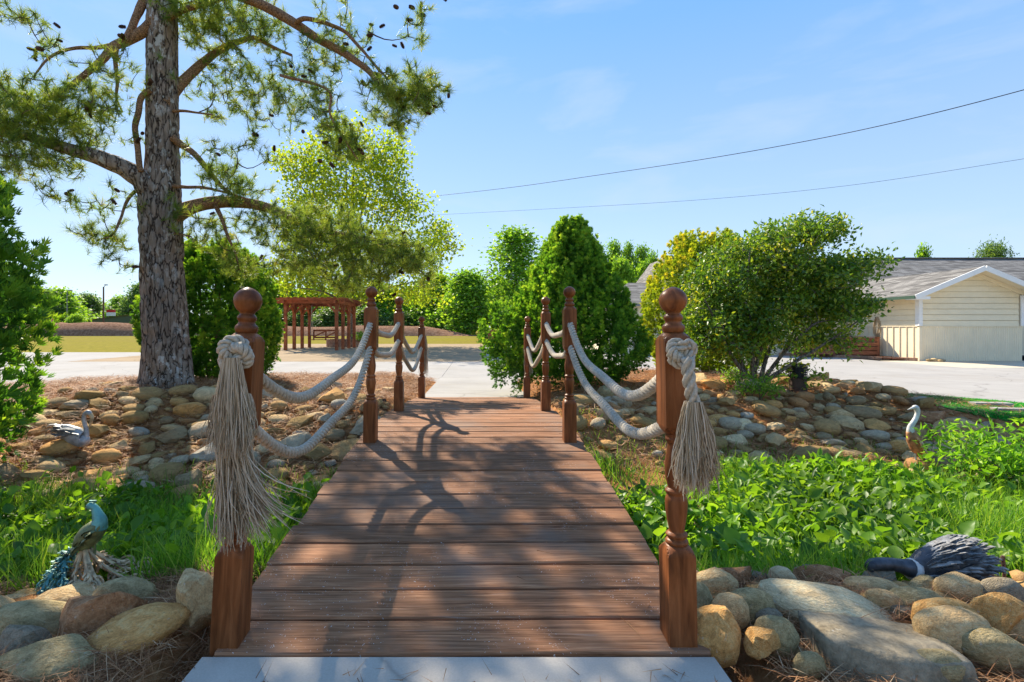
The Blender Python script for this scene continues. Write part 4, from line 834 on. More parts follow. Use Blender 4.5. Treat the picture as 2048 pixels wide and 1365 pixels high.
# poplar-like tree behind the pergola
dt = A(-8.4, 33.5, 0); pop = empty('shade_tree', 'tall spreading yellow green tree in leaf right behind the pergola', 'tree', loc=tuple(dt))
c = bez([dt + A(0, 0, -.1), dt + A(.05, 0, 2.5), dt + A(-.1, 0, 5), dt + A(.1, 0, 9), dt + A(.2, 0, 12.4)], 8); part('trunk', Geo().add(*tube(c, ramp1([.30, .24, .21, .13, .03], len(c)), 12)), M_bark, pop, True); sk = [c[12:]]
for (x, y, yd) in ((575, 330, 33), (560, 450, 32), (600, 520, 31.5), (650, 560, 31), (760, 300, 34), (820, 380, 33), (900, 470, 33), (790, 530, 32), (690, 290, 33), (640, 400, 34), (850, 560, 33), (590, 575, 31)):
    e = P(x, y, yd); a = c[int(np.clip((e[2] * .62 - 1.6) / 12.4 * len(c), 8, len(c) - 4))]; q = bez([a, a + (e - a) * .5 + A(0, 0, .35), e], 7); part('branch', Geo().add(*tube(q, np.linspace(.10, .02, len(q)), 6)), M_grey_bark, pop, True); sk.append(q[3:])
DC = [(690, 290, 70, 45, 90), (760, 330, 50, 45, 70), (610, 330, 55, 40, 75), (690, 390, 120, 70, 200), (600, 440, 50, 70, 90), (800, 410, 66, 55, 90), (880, 475, 42, 36, 50), (690, 500, 140, 66, 200), (830, 520, 70, 50, 80), (600, 555, 80, 40, 110), (720, 575, 120, 30, 90), (840, 585, 50, 26, 40), (560, 320, 12, 12, 8), (790, 300, 26, 30, 24)]
pts = np.concatenate([cloud(P(x, y, 33), (rx / F * 33, 2.6, ry / F * 33), n, .5) for x, y, rx, ry, n in DC]); g = Geo(); tips, dirs = grow(sk, pts, wob=.14, r0=.03, r1=.008, g=g, n=3, maxr=.05)
part('twig', g, M_grey_bark, pop)['kind'] = 'stuff'; g = Geo(); rosettes(g, tips, norm(dirs + A(0, 0, .2)), 19, .22, .8, .36, .18); part('crown', g, M_pop, pop)

def tree_meshes(h, r, n, per, leafs, m, seed, crown_lo=.22, lobes=7, bark=M_far_bark, asp=.8):
    """trunk and crown of one background tree, as shared meshes standing on the origin"""
    gs = Geo(); c = bez([A(0, 0, -.2), A(.1, 0, h * .3), A(-.1, .05, h * .6), A(0, 0, h * .93)], 5); gs.add(*tube(c, np.linspace(h * .022, h * .003, len(c)), 7)); sk = [c[5:]]; pts = []
    for k in range(lobes):
        a = rng.uniform(0, 6.3); z = h * (crown_lo + (1 - crown_lo) * (k + .5) / lobes); rl = r * (1.0 - .55 * ((k + .5) / lobes) ** 1.5) * rng.uniform(.42, .6); off = r * .52 * (1 - ((k + .5) / lobes) ** 2) * rng.uniform(.6, 1.1)
        pts.append(cloud(A(math.cos(a) * off, math.sin(a) * off, z), (rl * 1.1, rl * 1.1, rl * .8), n // lobes, .4)); a += 2.5
        pts.append(cloud(A(math.cos(a) * off, math.sin(a) * off, z), (rl, rl, rl * .75), n // lobes, .4))
    tips, dirs = grow(sk, np.concatenate(pts), wob=.12, r0=.05, r1=.015, g=gs, n=3, maxr=.12); g = Geo(); rosettes(g, tips, norm(dirs + A(0, 0, .3)), per, leafs, asp, leafs * 1.3, .2)
    return gs.mesh('trunk', bark), g.mesh('crown', m)
TM = {'oak': tree_meshes(10, 4.6, 460, 10, .42, M_oak, 1, .12), 'light': tree_meshes(9, 4.2, 460, 10, .40, M_oak_l, 2, .12), 'dark': tree_meshes(10, 4.4, 420, 10, .40, M_dark, 3, .12, 8), 'tall': tree_meshes(14, 4.4, 400, 9, .36, M_oak, 4, .15, 14), 'round': tree_meshes(7, 4.4, 420, 9, .36, M_oak_l, 5, .1, 6), 'pine': tree_meshes(11, 4.0, 300, 12, .36, M_dark, 6, .5, 5, asp=.35)}
def tree(kind, label, x, Yd, ytop, wpx, base=0.0, group='trees beyond the berm', name='broadleaf_tree'):
    """stand a tree so that its crown spans wpx pixels and tops out at ytop"""
    X = (x - CX) / F * Yd; hgt = CZ + (HY - ytop) / F * Yd - base; dim = {'oak': (10, 9), 'light': (9, 8.2), 'dark': (10, 8.6), 'tall': (14, 6.4), 'round': (7, 8.4), 'pine': (11, 7.6)}[kind]
    r = empty(name, label, 'tree', group, loc=(X, Yd, base)); s = 1.6 * wpx / F * Yd / dim[1]; r.scale = (s, s, hgt / dim[0]); r.rotation_euler = (0, 0, rng.uniform(0, 6.3))
    for me in TM[kind]: link(me.name, me, r)
    return r
tree('dark', 'dark tree at the end of the far row, behind the stop sign', 30, 112, 572, 110); tree('dark', 'dark bluish tree just behind the stop sign', 78, 110, 584, 70); tree('light', 'yellow green tree beside the plain light pole', 118, 116, 584, 80); tree('oak', 'small distant tree between the light pole and the rounded dark tree', 142, 150, 600, 40)
tree('dark', 'distant rounded dark tree standing alone on the skyline between two light poles', 178, 175, 593, 58); tree('light', 'pale lime tree rising behind the red and white sign', 238, 140, 598, 46); tree('dark', 'dark full tree beside the pine trunk, above the green shed', 278, 135, 574, 56); tree('round', 'yellow green bush on the berm next to the plain light pole', 152, 92, 632, 34, name='round_bush')
tree('oak', 'far green tree glimpsed through the pale arborvitae sprays', -30, 105, 560, 110)
for x, Yd, yt, w, kd, lab in ((560, 92, 572, 90, 'oak', 'green tree behind the nearest corner of the pergola'), (625, 95, 580, 90, 'light', 'light green tree filling the middle of the pergola'), (690, 92, 574, 90, 'oak', 'green tree seen behind the shade tree trunk'), (760, 90, 574, 90, 'light', 'light green tree between the second and third posts'), (820, 96, 585, 90, 'oak', 'full green tree behind the third newel post'), (874, 88, 556, 90, 'light', 'bright tree above the far end newel post'),
                           (935, 80, 552, 96, 'oak', 'rounded green tree above the brown box'), (912, 104, 590, 70, 'dark', 'darker tree showing low between two bright trees'), (1000, 110, 566, 80, 'light', 'low bright tree below the tallest skyline tree'), (500, 100, 600, 90, 'light', 'light tree hidden behind the rounded arborvitae'), (1075, 100, 560, 90, 'oak', 'green tree behind the crowded arborvitae cone')):
    tree(kd, lab, x, Yd, yt, w)
tree('tall', 'tallest tree on the skyline, just before the arborvitae cone', 1030, 84, 466, 92)
for x, yt, w, kd, lab in ((1190, 494, 46, 'tall', 'skyline tree directly behind the utility pole'), (1228, 491, 36, 'tall', 'tall narrow tree first past the utility pole'), (1257, 494, 26, 'tall', 'slimmest pointed tree in the row behind the grey roof'), (1283, 500, 36, 'tall', 'tree before the white gable peak in the skyline row'), (1306, 520, 34, 'oak', 'low tree touching the white gable board'), (1240, 528, 60, 'light', 'lighter low tree in front of the skyline row'), (1290, 536, 50, 'oak', 'darker low tree just above the grey roof ridge'), (1172, 500, 40, 'oak', 'tree half behind the arborvitae cone')):
    tree(kd, lab, x, 70 if yt > 515 else 82, yt, w, group='trees behind the house')
tree('pine', 'dark flat topped pine peeking over the long house roof', 1985, 75, 494, 66, group='trees behind the house', name='roofline_tree'); tree('oak', 'small round treetop barely above the house roof', 1846, 80, 507, 36, group='trees behind the house', name='roofline_tree')
for x, yt, w, lab in ((600, 622, 60, 'dense hedge bush inside the pergola outline'), (660, 620, 70, 'dense hedge bush behind the bench swing'), (735, 620, 70, 'dense hedge bush behind the second post'), (800, 626, 60, 'dense hedge bush next to the third post'), (545, 620, 60, 'dense hedge bush at the arborvitae edge')):
    tree('dark', lab, x, 84, yt, w, group='hedge bushes beyond the berm', name='hedge_bush')
tree('round', 'bright yellow green bush above the berm by the far newel post', 867, 82, 636, 44, group='hedge bushes beyond the berm', name='round_bush')

# ------------------------------------------------------------------ creek-bed cover, grass, straw, turf
CLEAR = ((-1.83, 2.40, .22), (-1.75, 2.1, .30), (-2.05, 2.15, .28), (4.58, 5.35, .30), (4.45, 5.1, .22), (2.15, 2.35, .30), (2.35, 2.3, .25), (2.0, 2.3, .2))          # kept bare round the ornaments
def area(n, dens, bounds):
    out = np.zeros((0, 2))
    while len(out) < n:
        u = rng.uniform(bounds[0], bounds[1], n); v = rng.uniform(bounds[2], bounds[3], n); x = B0[0] + u * BR[0] + v * BD[0]; y = B0[1] + u * BR[1] + v * BD[1]
        ok = (rng.random(n) < dens(u, v, x, y)) & (np.abs(x - .06 * y) < y * 1.04 + .4) & ~((np.abs(u) < .93) & (v > -.3)); 
        for ex, ey, er in CLEAR: ok &= (x - ex) ** 2 + (y - ey) ** 2 > er ** 2
        out = np.vstack([out, np.stack([x, y], -1)[ok]])
    return out[:n]
LV = []; nl_ = 9; ys = np.linspace(0, 1, 5)
wv = [.10, .46, .42, .24, .0]; vv_ = []
for y_, w_ in zip(ys[:-1], wv[:-1]): vv_ += [[-w_, y_, .10 * w_ * 2], [0, y_, -.02], [w_, y_, .10 * w_ * 2]]
vv_ += [[0, 1.0, -.10]]; COVER = (np.array(vv_), [np.array([[i * 3 + a, i * 3 + a + 1, i * 3 + a + 4, i * 3 + a + 3] for i in range(3) for a in (0, 1)]), np.array([[9, 10, 12], [10, 11, 12]])])
def cover(n, dens, bounds, name):
    xy = area(n // 5, dens, bounds); g = Geo(); k = 5; n = len(xy) * k; base = np.repeat(np.column_stack([xy, H(xy[:, 0], xy[:, 1])]), k, 0)
    hgt = np.repeat(rng.uniform(.07, .25, len(xy)) * (.6 + .8 * vnoise(np.column_stack([xy * 1.1, 0 * xy[:, 0]]), 6)), k) * rng.uniform(.6, 1.1, n)
    lean = rng.normal(0, .33, (n, 3)) * A(1, 1, 0); tip = base + (lean + A(0, 0, 1)) * hgt[:, None]
    tv = A([-.5, 0, 0], [.5, 0, 0], [.4, 1, 0], [-.4, 1, 0]); d = tip - base
    scatter(g, tv, np.array([[0, 1, 2, 3]]), frames(norm(d), rng.uniform(0, 6.3, n)), np.stack([np.full(n, .006), np.linalg.norm(d, axis=1), np.ones(n)], -1), base, np.full(n, .55))
    az = rng.uniform(0, 6.3, n); ld = norm(np.stack([np.cos(az), np.sin(az), rng.normal(.75, .6, n)], -1)); s = rng.uniform(.04, .108, n) * np.repeat(rng.uniform(.75, 1.15, len(xy)), k)
    var = np.clip(np.repeat(rng.normal(.5, .2, len(xy)), k) + rng.normal(0, .14, n), 0, 1)
    scatter(g, COVER[0], COVER[1], frames(ld, rng.normal(0, .5, n)), np.stack([s * np.repeat(np.where(rng.random(len(xy)) < .4, .45, .85), k) * rng.uniform(.8, 1.15, n), s, s], -1), tip, var)
    o = g.build(name, M_cover, None, True); o['kind'] = 'stuff'; return o
def in_bed(u, v, x, y):
    top = np.where(u < 0, 2.78, 3.5 + .0 * u); bot = np.where(u < 0, .95, .95); d = ((v > bot) & (v < top)).astype(float)
    p = fbm(np.stack([x * .9, y * .9, 0 * x], -1), 2, 77); d = d * np.clip((p - .36) * 5, .05, 1)
    return d * np.where((u > .9) & (u < 2.1) & (v > 2.9), .2, 1)
cover(6000, in_bed, (-7, -.9, .9, 3.8), 'leafy_vegetation'); cover(9800, in_bed, (.9, 7.5, .9, 4.35), 'leafy_vegetation')
def blades(n, dens, bounds, h0, h1, w, m, name, lean=.35, zf=None, segs=2):
    xy = area(n, dens, bounds); n = len(xy); g = Geo(); z = H(xy[:, 0], xy[:, 1]) if zf is None else zf(xy); base = np.column_stack([xy, z - .005])
    tv = A([-.5, 0, 0], [.5, 0, 0], [-.36, .55, .05], [.36, .55, .05], [0, 1, .26]); tf = [np.array([[0, 1, 3, 2]]), np.array([[2, 3, 4]])]
    h = rng.uniform(h0, h1, n) * (.6 + .8 * vnoise(np.column_stack([xy * 1.7, 0 * z]), 15)); d = norm(np.column_stack([rng.normal(0, lean, (n, 2)), np.ones(n)]))
    scatter(g, tv, tf, frames(d, rng.uniform(0, 6.3, n)), np.stack([np.full(n, w), h, h], -1), base, np.clip(rng.normal(.5, .24, n), 0, 1)); o = g.build(name, m); o['kind'] = 'stuff'; return o
def grass_d(u, v, x, y):
    p = fbm(np.stack([x * .8 + 5, y * .8, 0 * x], -1), 2, 55); d = ((v > .62) & (v < np.where(u < 0, 2.9, 3.6))) * np.clip((p - .36) * 4, .05, 1); return d * np.where(v < 1.5, 1.0, .55)
blades(10500, grass_d, (-7, -.9, .6, 3.9), .10, .30, .0065, M_grass, 'grass'); blades(17000, grass_d, (.9, 7.5, .6, 4.4), .10, .30, .0065, M_grass, 'grass')
def straw(n, dens, bounds, L, w, name, lift=.012):
    xy = area(n, dens, bounds); n = len(xy); z = H(xy[:, 0], xy[:, 1]) + rng.uniform(0, lift, n); a = rng.uniform(0, 6.3, n); d = norm(np.stack([np.cos(a), np.sin(a), rng.normal(.04, .20, n)], -1)); g = Geo()
    scatter(g, A([-.5, 0, 0], [.5, 0, 0], [.4, .5, .05], [-.4, .5, .05], [0, 1, 0]), [np.array([[0, 1, 2, 3]]), np.array([[3, 2, 4]])], frames(d, rng.uniform(-.5, .5, n)), np.stack([np.full(n, w), L * rng.uniform(.6, 1.2, n), np.full(n, L)], -1), np.column_stack([xy, z]), np.clip(rng.normal(.5, .24, n), 0, 1))
    o = g.build(name, M_straw); o['kind'] = 'stuff'; return o
nearL = lambda u, v, x, y: ((v < .95) & (v > -.75)).astype(float)
straw(15000, nearL, (-3.4, -.86, -.7, 1.0), .15, .0028, 'pine_straw_litter', .03); straw(8000, nearL, (.87, 3.6, -.7, .6), .14, .0028, 'pine_straw_litter', .04)
farL = lambda u, v, x, y: ((v > 2.7) & (y < np.interp(x, YC[0], YC[1]) + .1)).astype(float)
straw(62000, farL, (-9, -.95, 2.7, 10.6), .17, .0058, 'pine_straw_litter', .07); straw(34000, farL, (.95, 7.5, 3.5, 10.6), .17, .0058, 'pine_straw_litter', .06)
def slab_litter(n, x0, x1, y0, y1, zf, name):
    a = rng.uniform(0, 6.3, n); d = np.stack([np.cos(a), np.sin(a), rng.normal(0, .03, n)], -1); p = np.column_stack([x0 + (x1 - x0) * rng.beta(.6, .6, n), rng.uniform(y0, y1, n)]); g = Geo()
    scatter(g, A([-.5, 0, 0], [.5, 0, 0], [0, 1, 0]), np.array([[0, 1, 2]]), frames(norm(d), rng.uniform(0, 6.3, n)), np.stack([np.full(n, .0026), rng.uniform(.03, .12, n), np.ones(n)], -1), np.column_stack([p, zf(p[:, 1] - B0[1]) + .004]), np.clip(rng.normal(.4, .2, n), 0, 1)); o = g.build(name, M_straw); o['kind'] = 'stuff'
slab_litter(420, -.92, .78, .6, 1.66, lambda v: .092 + 0 * v, 'needle_litter'); slab_litter(260, -.9, .78, 1.75, 7.4, lambda v: deck(v) + .001, 'needle_litter')
rockbed = lambda u, v, x, y: ((v > 3.5) & (v < 4.6)).astype(float)
blades(1500, lambda u, v, x, y: ((v > 2.6) & (v < 3.4)) * 1.0, (-6.5, -.95, 2.6, 3.4), .05, .16, .006, M_grass, 'grass'); blades(2600, lambda u, v, x, y: ((v > 3.2) & (v < 4.6)) * 1.0, (.95, 7, 3.2, 4.6), .04, .13, .006, M_grass, 'grass')
def turf_d(u, v, x, y):
    yc = np.interp(x, YC[0], YC[1]); lo = np.interp(x, [5.8, 6.3, 7.0, 8.3, 14], [8.7, 7.2, 5.9, 4.4, 2.5]); return ((y < yc + .02) & (y > lo) & (x > 5.5) & (x < 9.6)).astype(float)
tx, ty = np.meshgrid(np.arange(5.6, 9.6, .05), np.arange(3.6, 9.8, .05)); ok = turf_d(0, 0, tx, ty) > 0; cx_, cy_ = tx[ok], ty[ok]
V = np.stack([np.stack([cx_ + a, cy_ + b, H(cx_ + a, cy_ + b) + .016], -1) for a, b in ((-.0252, -.0252), (.0252, -.0252), (.0252, .0252), (-.0252, .0252))], 1).reshape(-1, 3)
tb = Geo().add(V, np.arange(len(V)).reshape(-1, 4)).build('turf_lawn', M_turf_g); tb['kind'] = 'structure'
blades(60000, turf_d, (4.5, 10, 2.0, 8.0), .030, .050, .010, M_turf, 'turf_grass', .5)
# ------------------------------------------------------------------ berm, house, pergola
g = Geo(); xs = np.linspace(-105, 0.4, 120); prof = np.linspace(0, 1, 14); V = []
for x in xs:
    hgt = (1.62 + .25 * math.sin(x * .09) + .12 * math.sin(x * .31)) * smooth(0.4, -8.4, x) * (1 if x > -60 else 1.12)
    for t in prof:
        wv = .12 * (float(vnoise(A(x * .6, t * 6, 0), 2)) - .5); V.append([x, 71 + t * 9, -.05 + hgt * math.sin(math.pi * min(t * 1.15, 1) ** .8) * (1 if t < .99 else 0) + wv * (0 < t < 1)])
n = len(prof); Q = np.array([[i * n + j, (i + 1) * n + j, (i + 1) * n + j + 1, i * n + j + 1] for i in range(len(xs) - 1) for j in range(n - 1)])
b = g.add(np.array(V), Q).build('mulch_hill', M_mulch, None, True); b['kind'] = 'structure'

house = empty('house', 'long single storey cream house with grey shingle roof and front gable wing', 'house', loc=(17.6, 18.3, 0))
HX0, HX1, HXP, HY0 = 15.75, 19.38, 17.57, 18.3
sl_ = .42; pk, ev = 3.32, 2.335
# lap siding, board by board: the wing's gable end and its side wall, then the main wall
def lap(x0, x1, z0, z1, y, parent=house): return part('siding_board', Geo().add(np.array([[x0, y, z0], [x1, y, z0], [x1, y - .002, z1], [x0, y - .002, z1], [x0, y - .016, z0], [x1, y - .016, z0]]), [np.array([[4, 5, 2, 3]]), np.array([[0, 1, 5, 4]]), np.array([[0, 4, 3], [1, 2, 5]])]), M_siding, parent)
z = 1.245; top_at = lambda x: 3.10 - sl_ * abs(x - HXP)
while z < 3.15:
    z2 = min(z + .192, 3.21); half = (3.235 - z) / sl_; half2 = max((3.235 - z2) / sl_, .02); xa, xb = max(HX0 + .1, HXP - half), min(HX1 - .1, HXP + half); ya = HY0
    xc, xd = max(HX0 + .1, HXP - half2), min(HX1 - .1, HXP + half2)
    part('siding_board', Geo().add(np.array([[xa, ya - .026, z], [xb, ya - .026, z], [xd, ya - .004, z2], [xc, ya - .004, z2], [xa, ya, z], [xb, ya, z]]), [np.array([[0, 1, 2, 3]]), np.array([[4, 5, 1, 0]]), np.array([[4, 0, 3], [5, 2, 1]])]), M_siding, house); z += .205
z = 1.245
while z < 2.2:
    part('siding_board', Geo().add(np.array([[HX0 - .026, HY0 + .1, z], [HX0 - .026, 22.0, z], [HX0 - .004, 22.0, z + .192], [HX0 - .004, HY0 + .1, z + .192], [HX0, HY0 + .1, z], [HX0, 22, z]]), [np.array([[1, 0, 3, 2]]), np.array([[0, 1, 5, 4]])]), M_siding, house)
    lap(10.9, HX0 - .02, z, z + .205, 22.0); z += .205
g = Geo(); g.add(*box(((HX0 + HX1) / 2, (HY0 + 22.4) / 2 + .03, 1.15), (HX1 - HX0 - .01, 22.4 - HY0 - .02, 2.34))); g.add(*box((28.8, 24.9, 1.2), (36, 5.9, 2.4)))
g.add(np.array([[HX0 + .01, HY0 + .01, 2.31], [HX1 - .01, HY0 + .01, 2.31], [HX1 - .01, HY0 + .01, 2.46], [HXP, HY0 + .01, 3.235], [HX0 + .01, HY0 + .01, 2.46]]), [np.array([[0, 1, 2, 3, 4]])]); part('wall', g, M_siding, house)
# wainscot of ribbed metal sheet with a cap rail
g = Geo(); n = 92; xr = np.linspace(HX0, HX1, n * 2); yo = np.where((np.arange(n * 2) // 2) % 2 == 0, -.012, -.028)
V = np.concatenate([np.stack([xr, HY0 + yo, np.full(n * 2, zz_)], -1) for zz_ in (.0, 1.225)]); g.add(V, np.array([[i, i + 1, n * 2 + i + 1, n * 2 + i] for i in range(n * 2 - 1)])); part('ribbed_panel', g, M_wain, house)
part('cap_rail', Geo().add(*box(((HX0 + HX1) / 2, HY0 - .03, 1.235), (HX1 - HX0 + .06, .05, .022))), M_wain, house)
part('cap_rail', Geo().add(*box((HX0 - .03, (HY0 + 22) / 2, 1.235), (.05, 22 - HY0 - .08, .022))), M_wain, house)
part('wainscot_sheet', Geo().add(*box((HX0 - .012, (HY0 + 22) / 2 + .02, .61), (.016, 22 - HY0 - .05, 1.22))), M_wain, house)
yb = HY0 + .22
while yb < 22: part('batten', Geo().add(*box((HX0 - .034, yb, .61), (.03, .022, 1.215))), M_wain, house); yb += .305
for x in (HX0 - .005, HX1 + .005): part('corner_board', Geo().add(*box((x, HY0 - .035, 1.795), (.13, .05, 1.09))), M_white, house)
part('corner_board', Geo().add(*box((HX0 - .035, HY0 + .06, 1.795), (.04, .13, 1.09))), M_white, house); part('corner_board', Geo().add(*box((HX0 - .0, HY0 - .0, .61), (.10, .09, 1.2))), M_wain, house)
# roofs
def roof_sheet(pts, t=.05, m=M_roof, name='roof'):
    p = np.array(pts, float); nrm = norm(np.cross(p[1] - p[0], p[2] - p[0])); nrm = nrm if nrm[2] > 0 else -nrm; k = len(p)
    V = np.concatenate([p, p - nrm * t]); fs = [np.arange(k)[None], (np.arange(k)[::-1] + k)[None], np.array([[i, (i + 1) % k, (i + 1) % k + k, i + k] for i in range(k)])]; return part(name, Geo().add(V, fs), m, house)
ro, yo_ = .52, 17.78; xl, xr_ = 15.16, 19.98; zl = pk - sl_ * (HXP - xl) + .0; yv = 23.9
roof_sheet([[xl, yo_, zl], [HXP, yo_, pk], [HXP, yv, pk], [xl, yv - (HXP - xl) * 1.0 + .6, zl]]); roof_sheet([[HXP + .002, yo_, pk], [xr_, yo_, zl], [xr_, yv - 1.8, zl], [HXP + .002, yv, pk]])
mr = lambda y: 3.30 + sl_ * (y - 23.8)
roof_sheet([[10.5, 21.5, mr(21.5)], [50, 21.5, mr(21.5)], [50, 27.6, mr(27.6)], [10.5, 27.6, mr(27.6)]]); roof_sheet([[10.5, 27.605, mr(27.6)], [50, 27.605, mr(27.6)], [50, 33.7, mr(21.5)], [10.5, 33.7, mr(21.5)]])
part('ridge_cap', Geo().add(*box((30.2, 27.6, mr(27.6) + .03), (39.6, .28, .04))), M_dgrey, house)
for a, b in (((xl, yo_ - .02, zl - .06), (HXP, yo_ - .02, pk - .06)), ((HXP, yo_ - .025, pk - .06), (xr_, yo_ - .025, zl - .06))): part('rake_board', Geo().add(*beam(a, b, .045, .17)), M_white, house)
for a, b in (((HX0 - .05, HY0 - .03, 2.40), (HXP, HY0 - .03, 3.17)), ((HXP, HY0 - .035, 3.17), (HX1 + .05, HY0 - .035, 2.40))): part('frieze_board', Geo().add(*beam(a, b, .035, .13)), M_siding, house)
for s, x0 in ((1, xl), (-1, xr_)):
    part('soffit', Geo().add(np.array([[x0, yo_, zl - .07], [HXP, yo_, pk - .07], [HXP, HY0, pk - .07], [x0, HY0, zl - .07]]), np.array([[0, 1, 2, 3]])), M_siding, house)
part('soffit', Geo().add(*box(((xl + HX0) / 2 + .01, 20, 2.24), (HX0 - xl - .03, 4.2, .02))), M_siding, house); part('eave_trim', Geo().add(*box((xl - .012, (yo_ + 22.1) / 2, zl - .055), (.03, 22.1 - yo_ - .02, .11))), M_greenm, house)
part('eave_return', Geo().add(*box((xl + .26, yo_ + .22, 2.225), (.50, .46, .10))), M_white, house); part('eave_return', Geo().add(*box((xr_ - .26, yo_ + .22, 2.225), (.50, .46, .10))), M_white, house)
# low wing on the garden side, with the steep white gable above it
wy = 23.2
roof_sheet([[5.3, wy - .3, 2.24], [10.7, wy - .3, 2.24], [10.7, wy + 2.9, 3.46], [5.3, wy + 2.9, 3.46]]); part('wall', Geo().add(*box((8.0, wy + 1.2, 1.11), (5.1, 2.4, 2.21))), M_siding, house)
part('eave_trim', Geo().add(*box((8.0, wy - .315, 2.20), (5.3, .03, .10))), M_dgrey, house)
gpk = P(1339, 517, 26.4); gl = P(1300, 570, 26.4); gr = gpk * 2 - gl; gr[2] = gl[2]
part('gable_wall', Geo().add(np.array([gl + A(0, .05, -.4), gr + A(0, .05, -.4), gr + A(0, .05, 0), gpk + A(0, .05, 0), gl + A(0, .05, 0)]), np.array([[0, 1, 2, 3, 4]])), M_siding, house)
for a, b in ((gl, gpk), (gpk + A(0, -.004, 0), gr)): part('rake_board', Geo().add(*beam(a, b, .06, .16)), M_white, house); part('roof', Geo().add(np.array([a + A(0, -.1, .09), b + A(0, -.1, .09), b + A(0, 3, .09), a + A(0, 3, .09)]), np.array([[0, 1, 2, 3]])), M_roof, house)

# mulch bed with brick edging and slatted planters beside the wing
bed = Geo(); bed.add(np.array([[13.0, 21.9, .09], [HX0 - .03, 21.9, .09], [HX0 - .03, 18.45, .09], [15.05, 18.35, .06], [14.45, 20.0, .08], [13.5, 21.2, .08]]), np.array([[0, 5, 4, 3, 2, 1]])); bed = bed.build('mulch_ground', M_redm); bed['kind'] = 'structure'
ed = bez(A([15.6, 18.2, 0], [14.95, 18.9, 0], [14.4, 20.0, 0], [13.5, 21.2, 0], [12.8, 21.8, 0]), 20); sg = np.concatenate([[0], np.cumsum(np.linalg.norm(np.diff(ed, axis=0), axis=1))]); q = np.arange(.12, sg[-1], .245)
eb = Geo().add(*box((0, 0, 0), (.23, .11, .115))).mesh('brick', M_brick)
for s in q:
    p = np.array([np.interp(s, sg, ed[:, i]) for i in range(3)]); p2 = np.array([np.interp(s + .05, sg, ed[:, i]) for i in range(3)]); o = link('brick', eb, bed, (p[0], p[1], .055)); o.rotation_euler = (rng.normal(0, .03), rng.normal(0, .02), math.atan2(p2[1] - p[1], p2[0] - p[0]) + rng.normal(0, .03))
def planter(label, x0, x1, y0, y1, z0, z1):
    r = empty('planter_box', label, 'planter', 'slatted wooden planters by the house', loc=((x0 + x1) / 2, (y0 + y1) / 2, z0))
    for x in (x0, x1):
        for y in (y0, y1): part('corner_post', Geo().add(*box((x, y, (z0 + z1) / 2), (.10, .10, z1 - z0))), M_box, r)
    n = 4; hh = (z1 - z0 - .04) / n
    for i in range(n):
        zc = z0 + .03 + hh * (i + .5)
        for y in (y0 - .035, y1 + .035): part('slat', Geo().add(*box(((x0 + x1) / 2, y, zc), (x1 - x0 + .08, .022, hh - .035))), M_box, r)
        for x in (x0 - .035, x1 + .035): part('slat', Geo().add(*box((x, (y0 + y1) / 2, zc), (.022, y1 - y0 - .11, hh - .035))), M_box, r)
    part('top_rim', Geo().add(*box(((x0 + x1) / 2, y0 - .02, z1 + .013), (x1 - x0 + .16, .13, .024))), M_box, r); part('top_rim', Geo().add(*box(((x0 + x1) / 2, y1 + .02, z1 + .013), (x1 - x0 + .16, .13, .024))), M_box, r)
    part('soil', Geo().add(*box(((x0 + x1) / 2, (y0 + y1) / 2, z0 + (z1 - z0) * .2), (x1 - x0 - .1, y1 - y0 - .1, (z1 - z0) * .4))), M_mulch, r)
planter('slatted brown wooden planter closer to the gable corner', 14.38, 15.52, 19.95, 20.85, .09, .80); planter('slatted brown planter half hidden behind the shrub', 13.05, 14.05, 20.3, 21.1, .09, .76)
r = empty('rope_hank', 'coiled pale rope hank hanging on the bright side wall above the planter', 'rope', loc=(HX0 - .1, 20.2, 1.5)); g = Geo()
for k in range(7):
    a = np.linspace(0, 2 * math.pi, 26); g.add(*tube(np.stack([HX0 - .09 - .03 * np.sin(a * 2 + k) + .008 * k, 20.2 + (.10 + .012 * k) * np.cos(a) * (1 - .35 * np.sin(a)), 1.22 + (.33 + .01 * k) * np.sin(a)], -1), .014, 5))
part('loop', g, M_fray, r); part('hook', Geo().add(*tube(A([HX0 + .02, 20.2, 1.56], [HX0 - .1, 20.2, 1.56], [HX0 - .12, 20.2, 1.60]), .012, 6)), M_black, r)
r = empty('rock_pile', 'few small pale rocks at the foot of the gable corner', 'rocks', loc=(15.9, 17.9, 0))
for dx, dy, s in ((-.15, 0, .2), (.05, .02, .26), (.28, -.02, .22), (.12, -.12, .18)):
    o = link('rock', ROUND[int(s * 50) % 10], r, (dx, dy, s * .22)); o.scale = (s, s * .8, s * .55)

# pergola with a bench swing
pg = empty('pergola', 'reddish brown timber pergola on the tan paving with eight posts', 'pergola', loc=(-8.7, 28.4, 0))
PX, PYs, PT = (-10.05, -7.40), (26.6, 27.85, 29.1, 30.35), 2.62
for x in PX:
    for y in PYs:
        part('post', Geo().add(*box((x, y, 1.22), (.15, .15, 2.44))), M_pergola, pg)
    part('side_beam', Geo().add(*box((x, (PYs[0] + PYs[-1]) / 2, 2.53), (.10, PYs[-1] - PYs[0] + .8, .18))), M_pergola, pg)
    for y in PYs:
        for s in (-1, 1):
            if PYs[0] - .3 < y + s * .45 < PYs[-1] + .3: part('brace', Geo().add(*beam((x + .003 * s, y + s * .05, 1.98), (x + .003 * s, y + s * .46, 2.43), .09, .11)), M_pergola, pg)
for y in PYs:
    for x, s in ((PX[0], 1), (PX[1], -1)): part('brace', Geo().add(*beam((x + s * .05, y + .004, 1.98), (x + s * .46, y + .004, 2.43), .09, .11, (0, 1, 0))), M_pergola, pg)
for y in (PYs[0] - .10, PYs[-1] + .10): part('cross_beam', Geo().add(*box((-8.72, y, 2.535), (3.5, .06, .20))), M_pergola, pg)
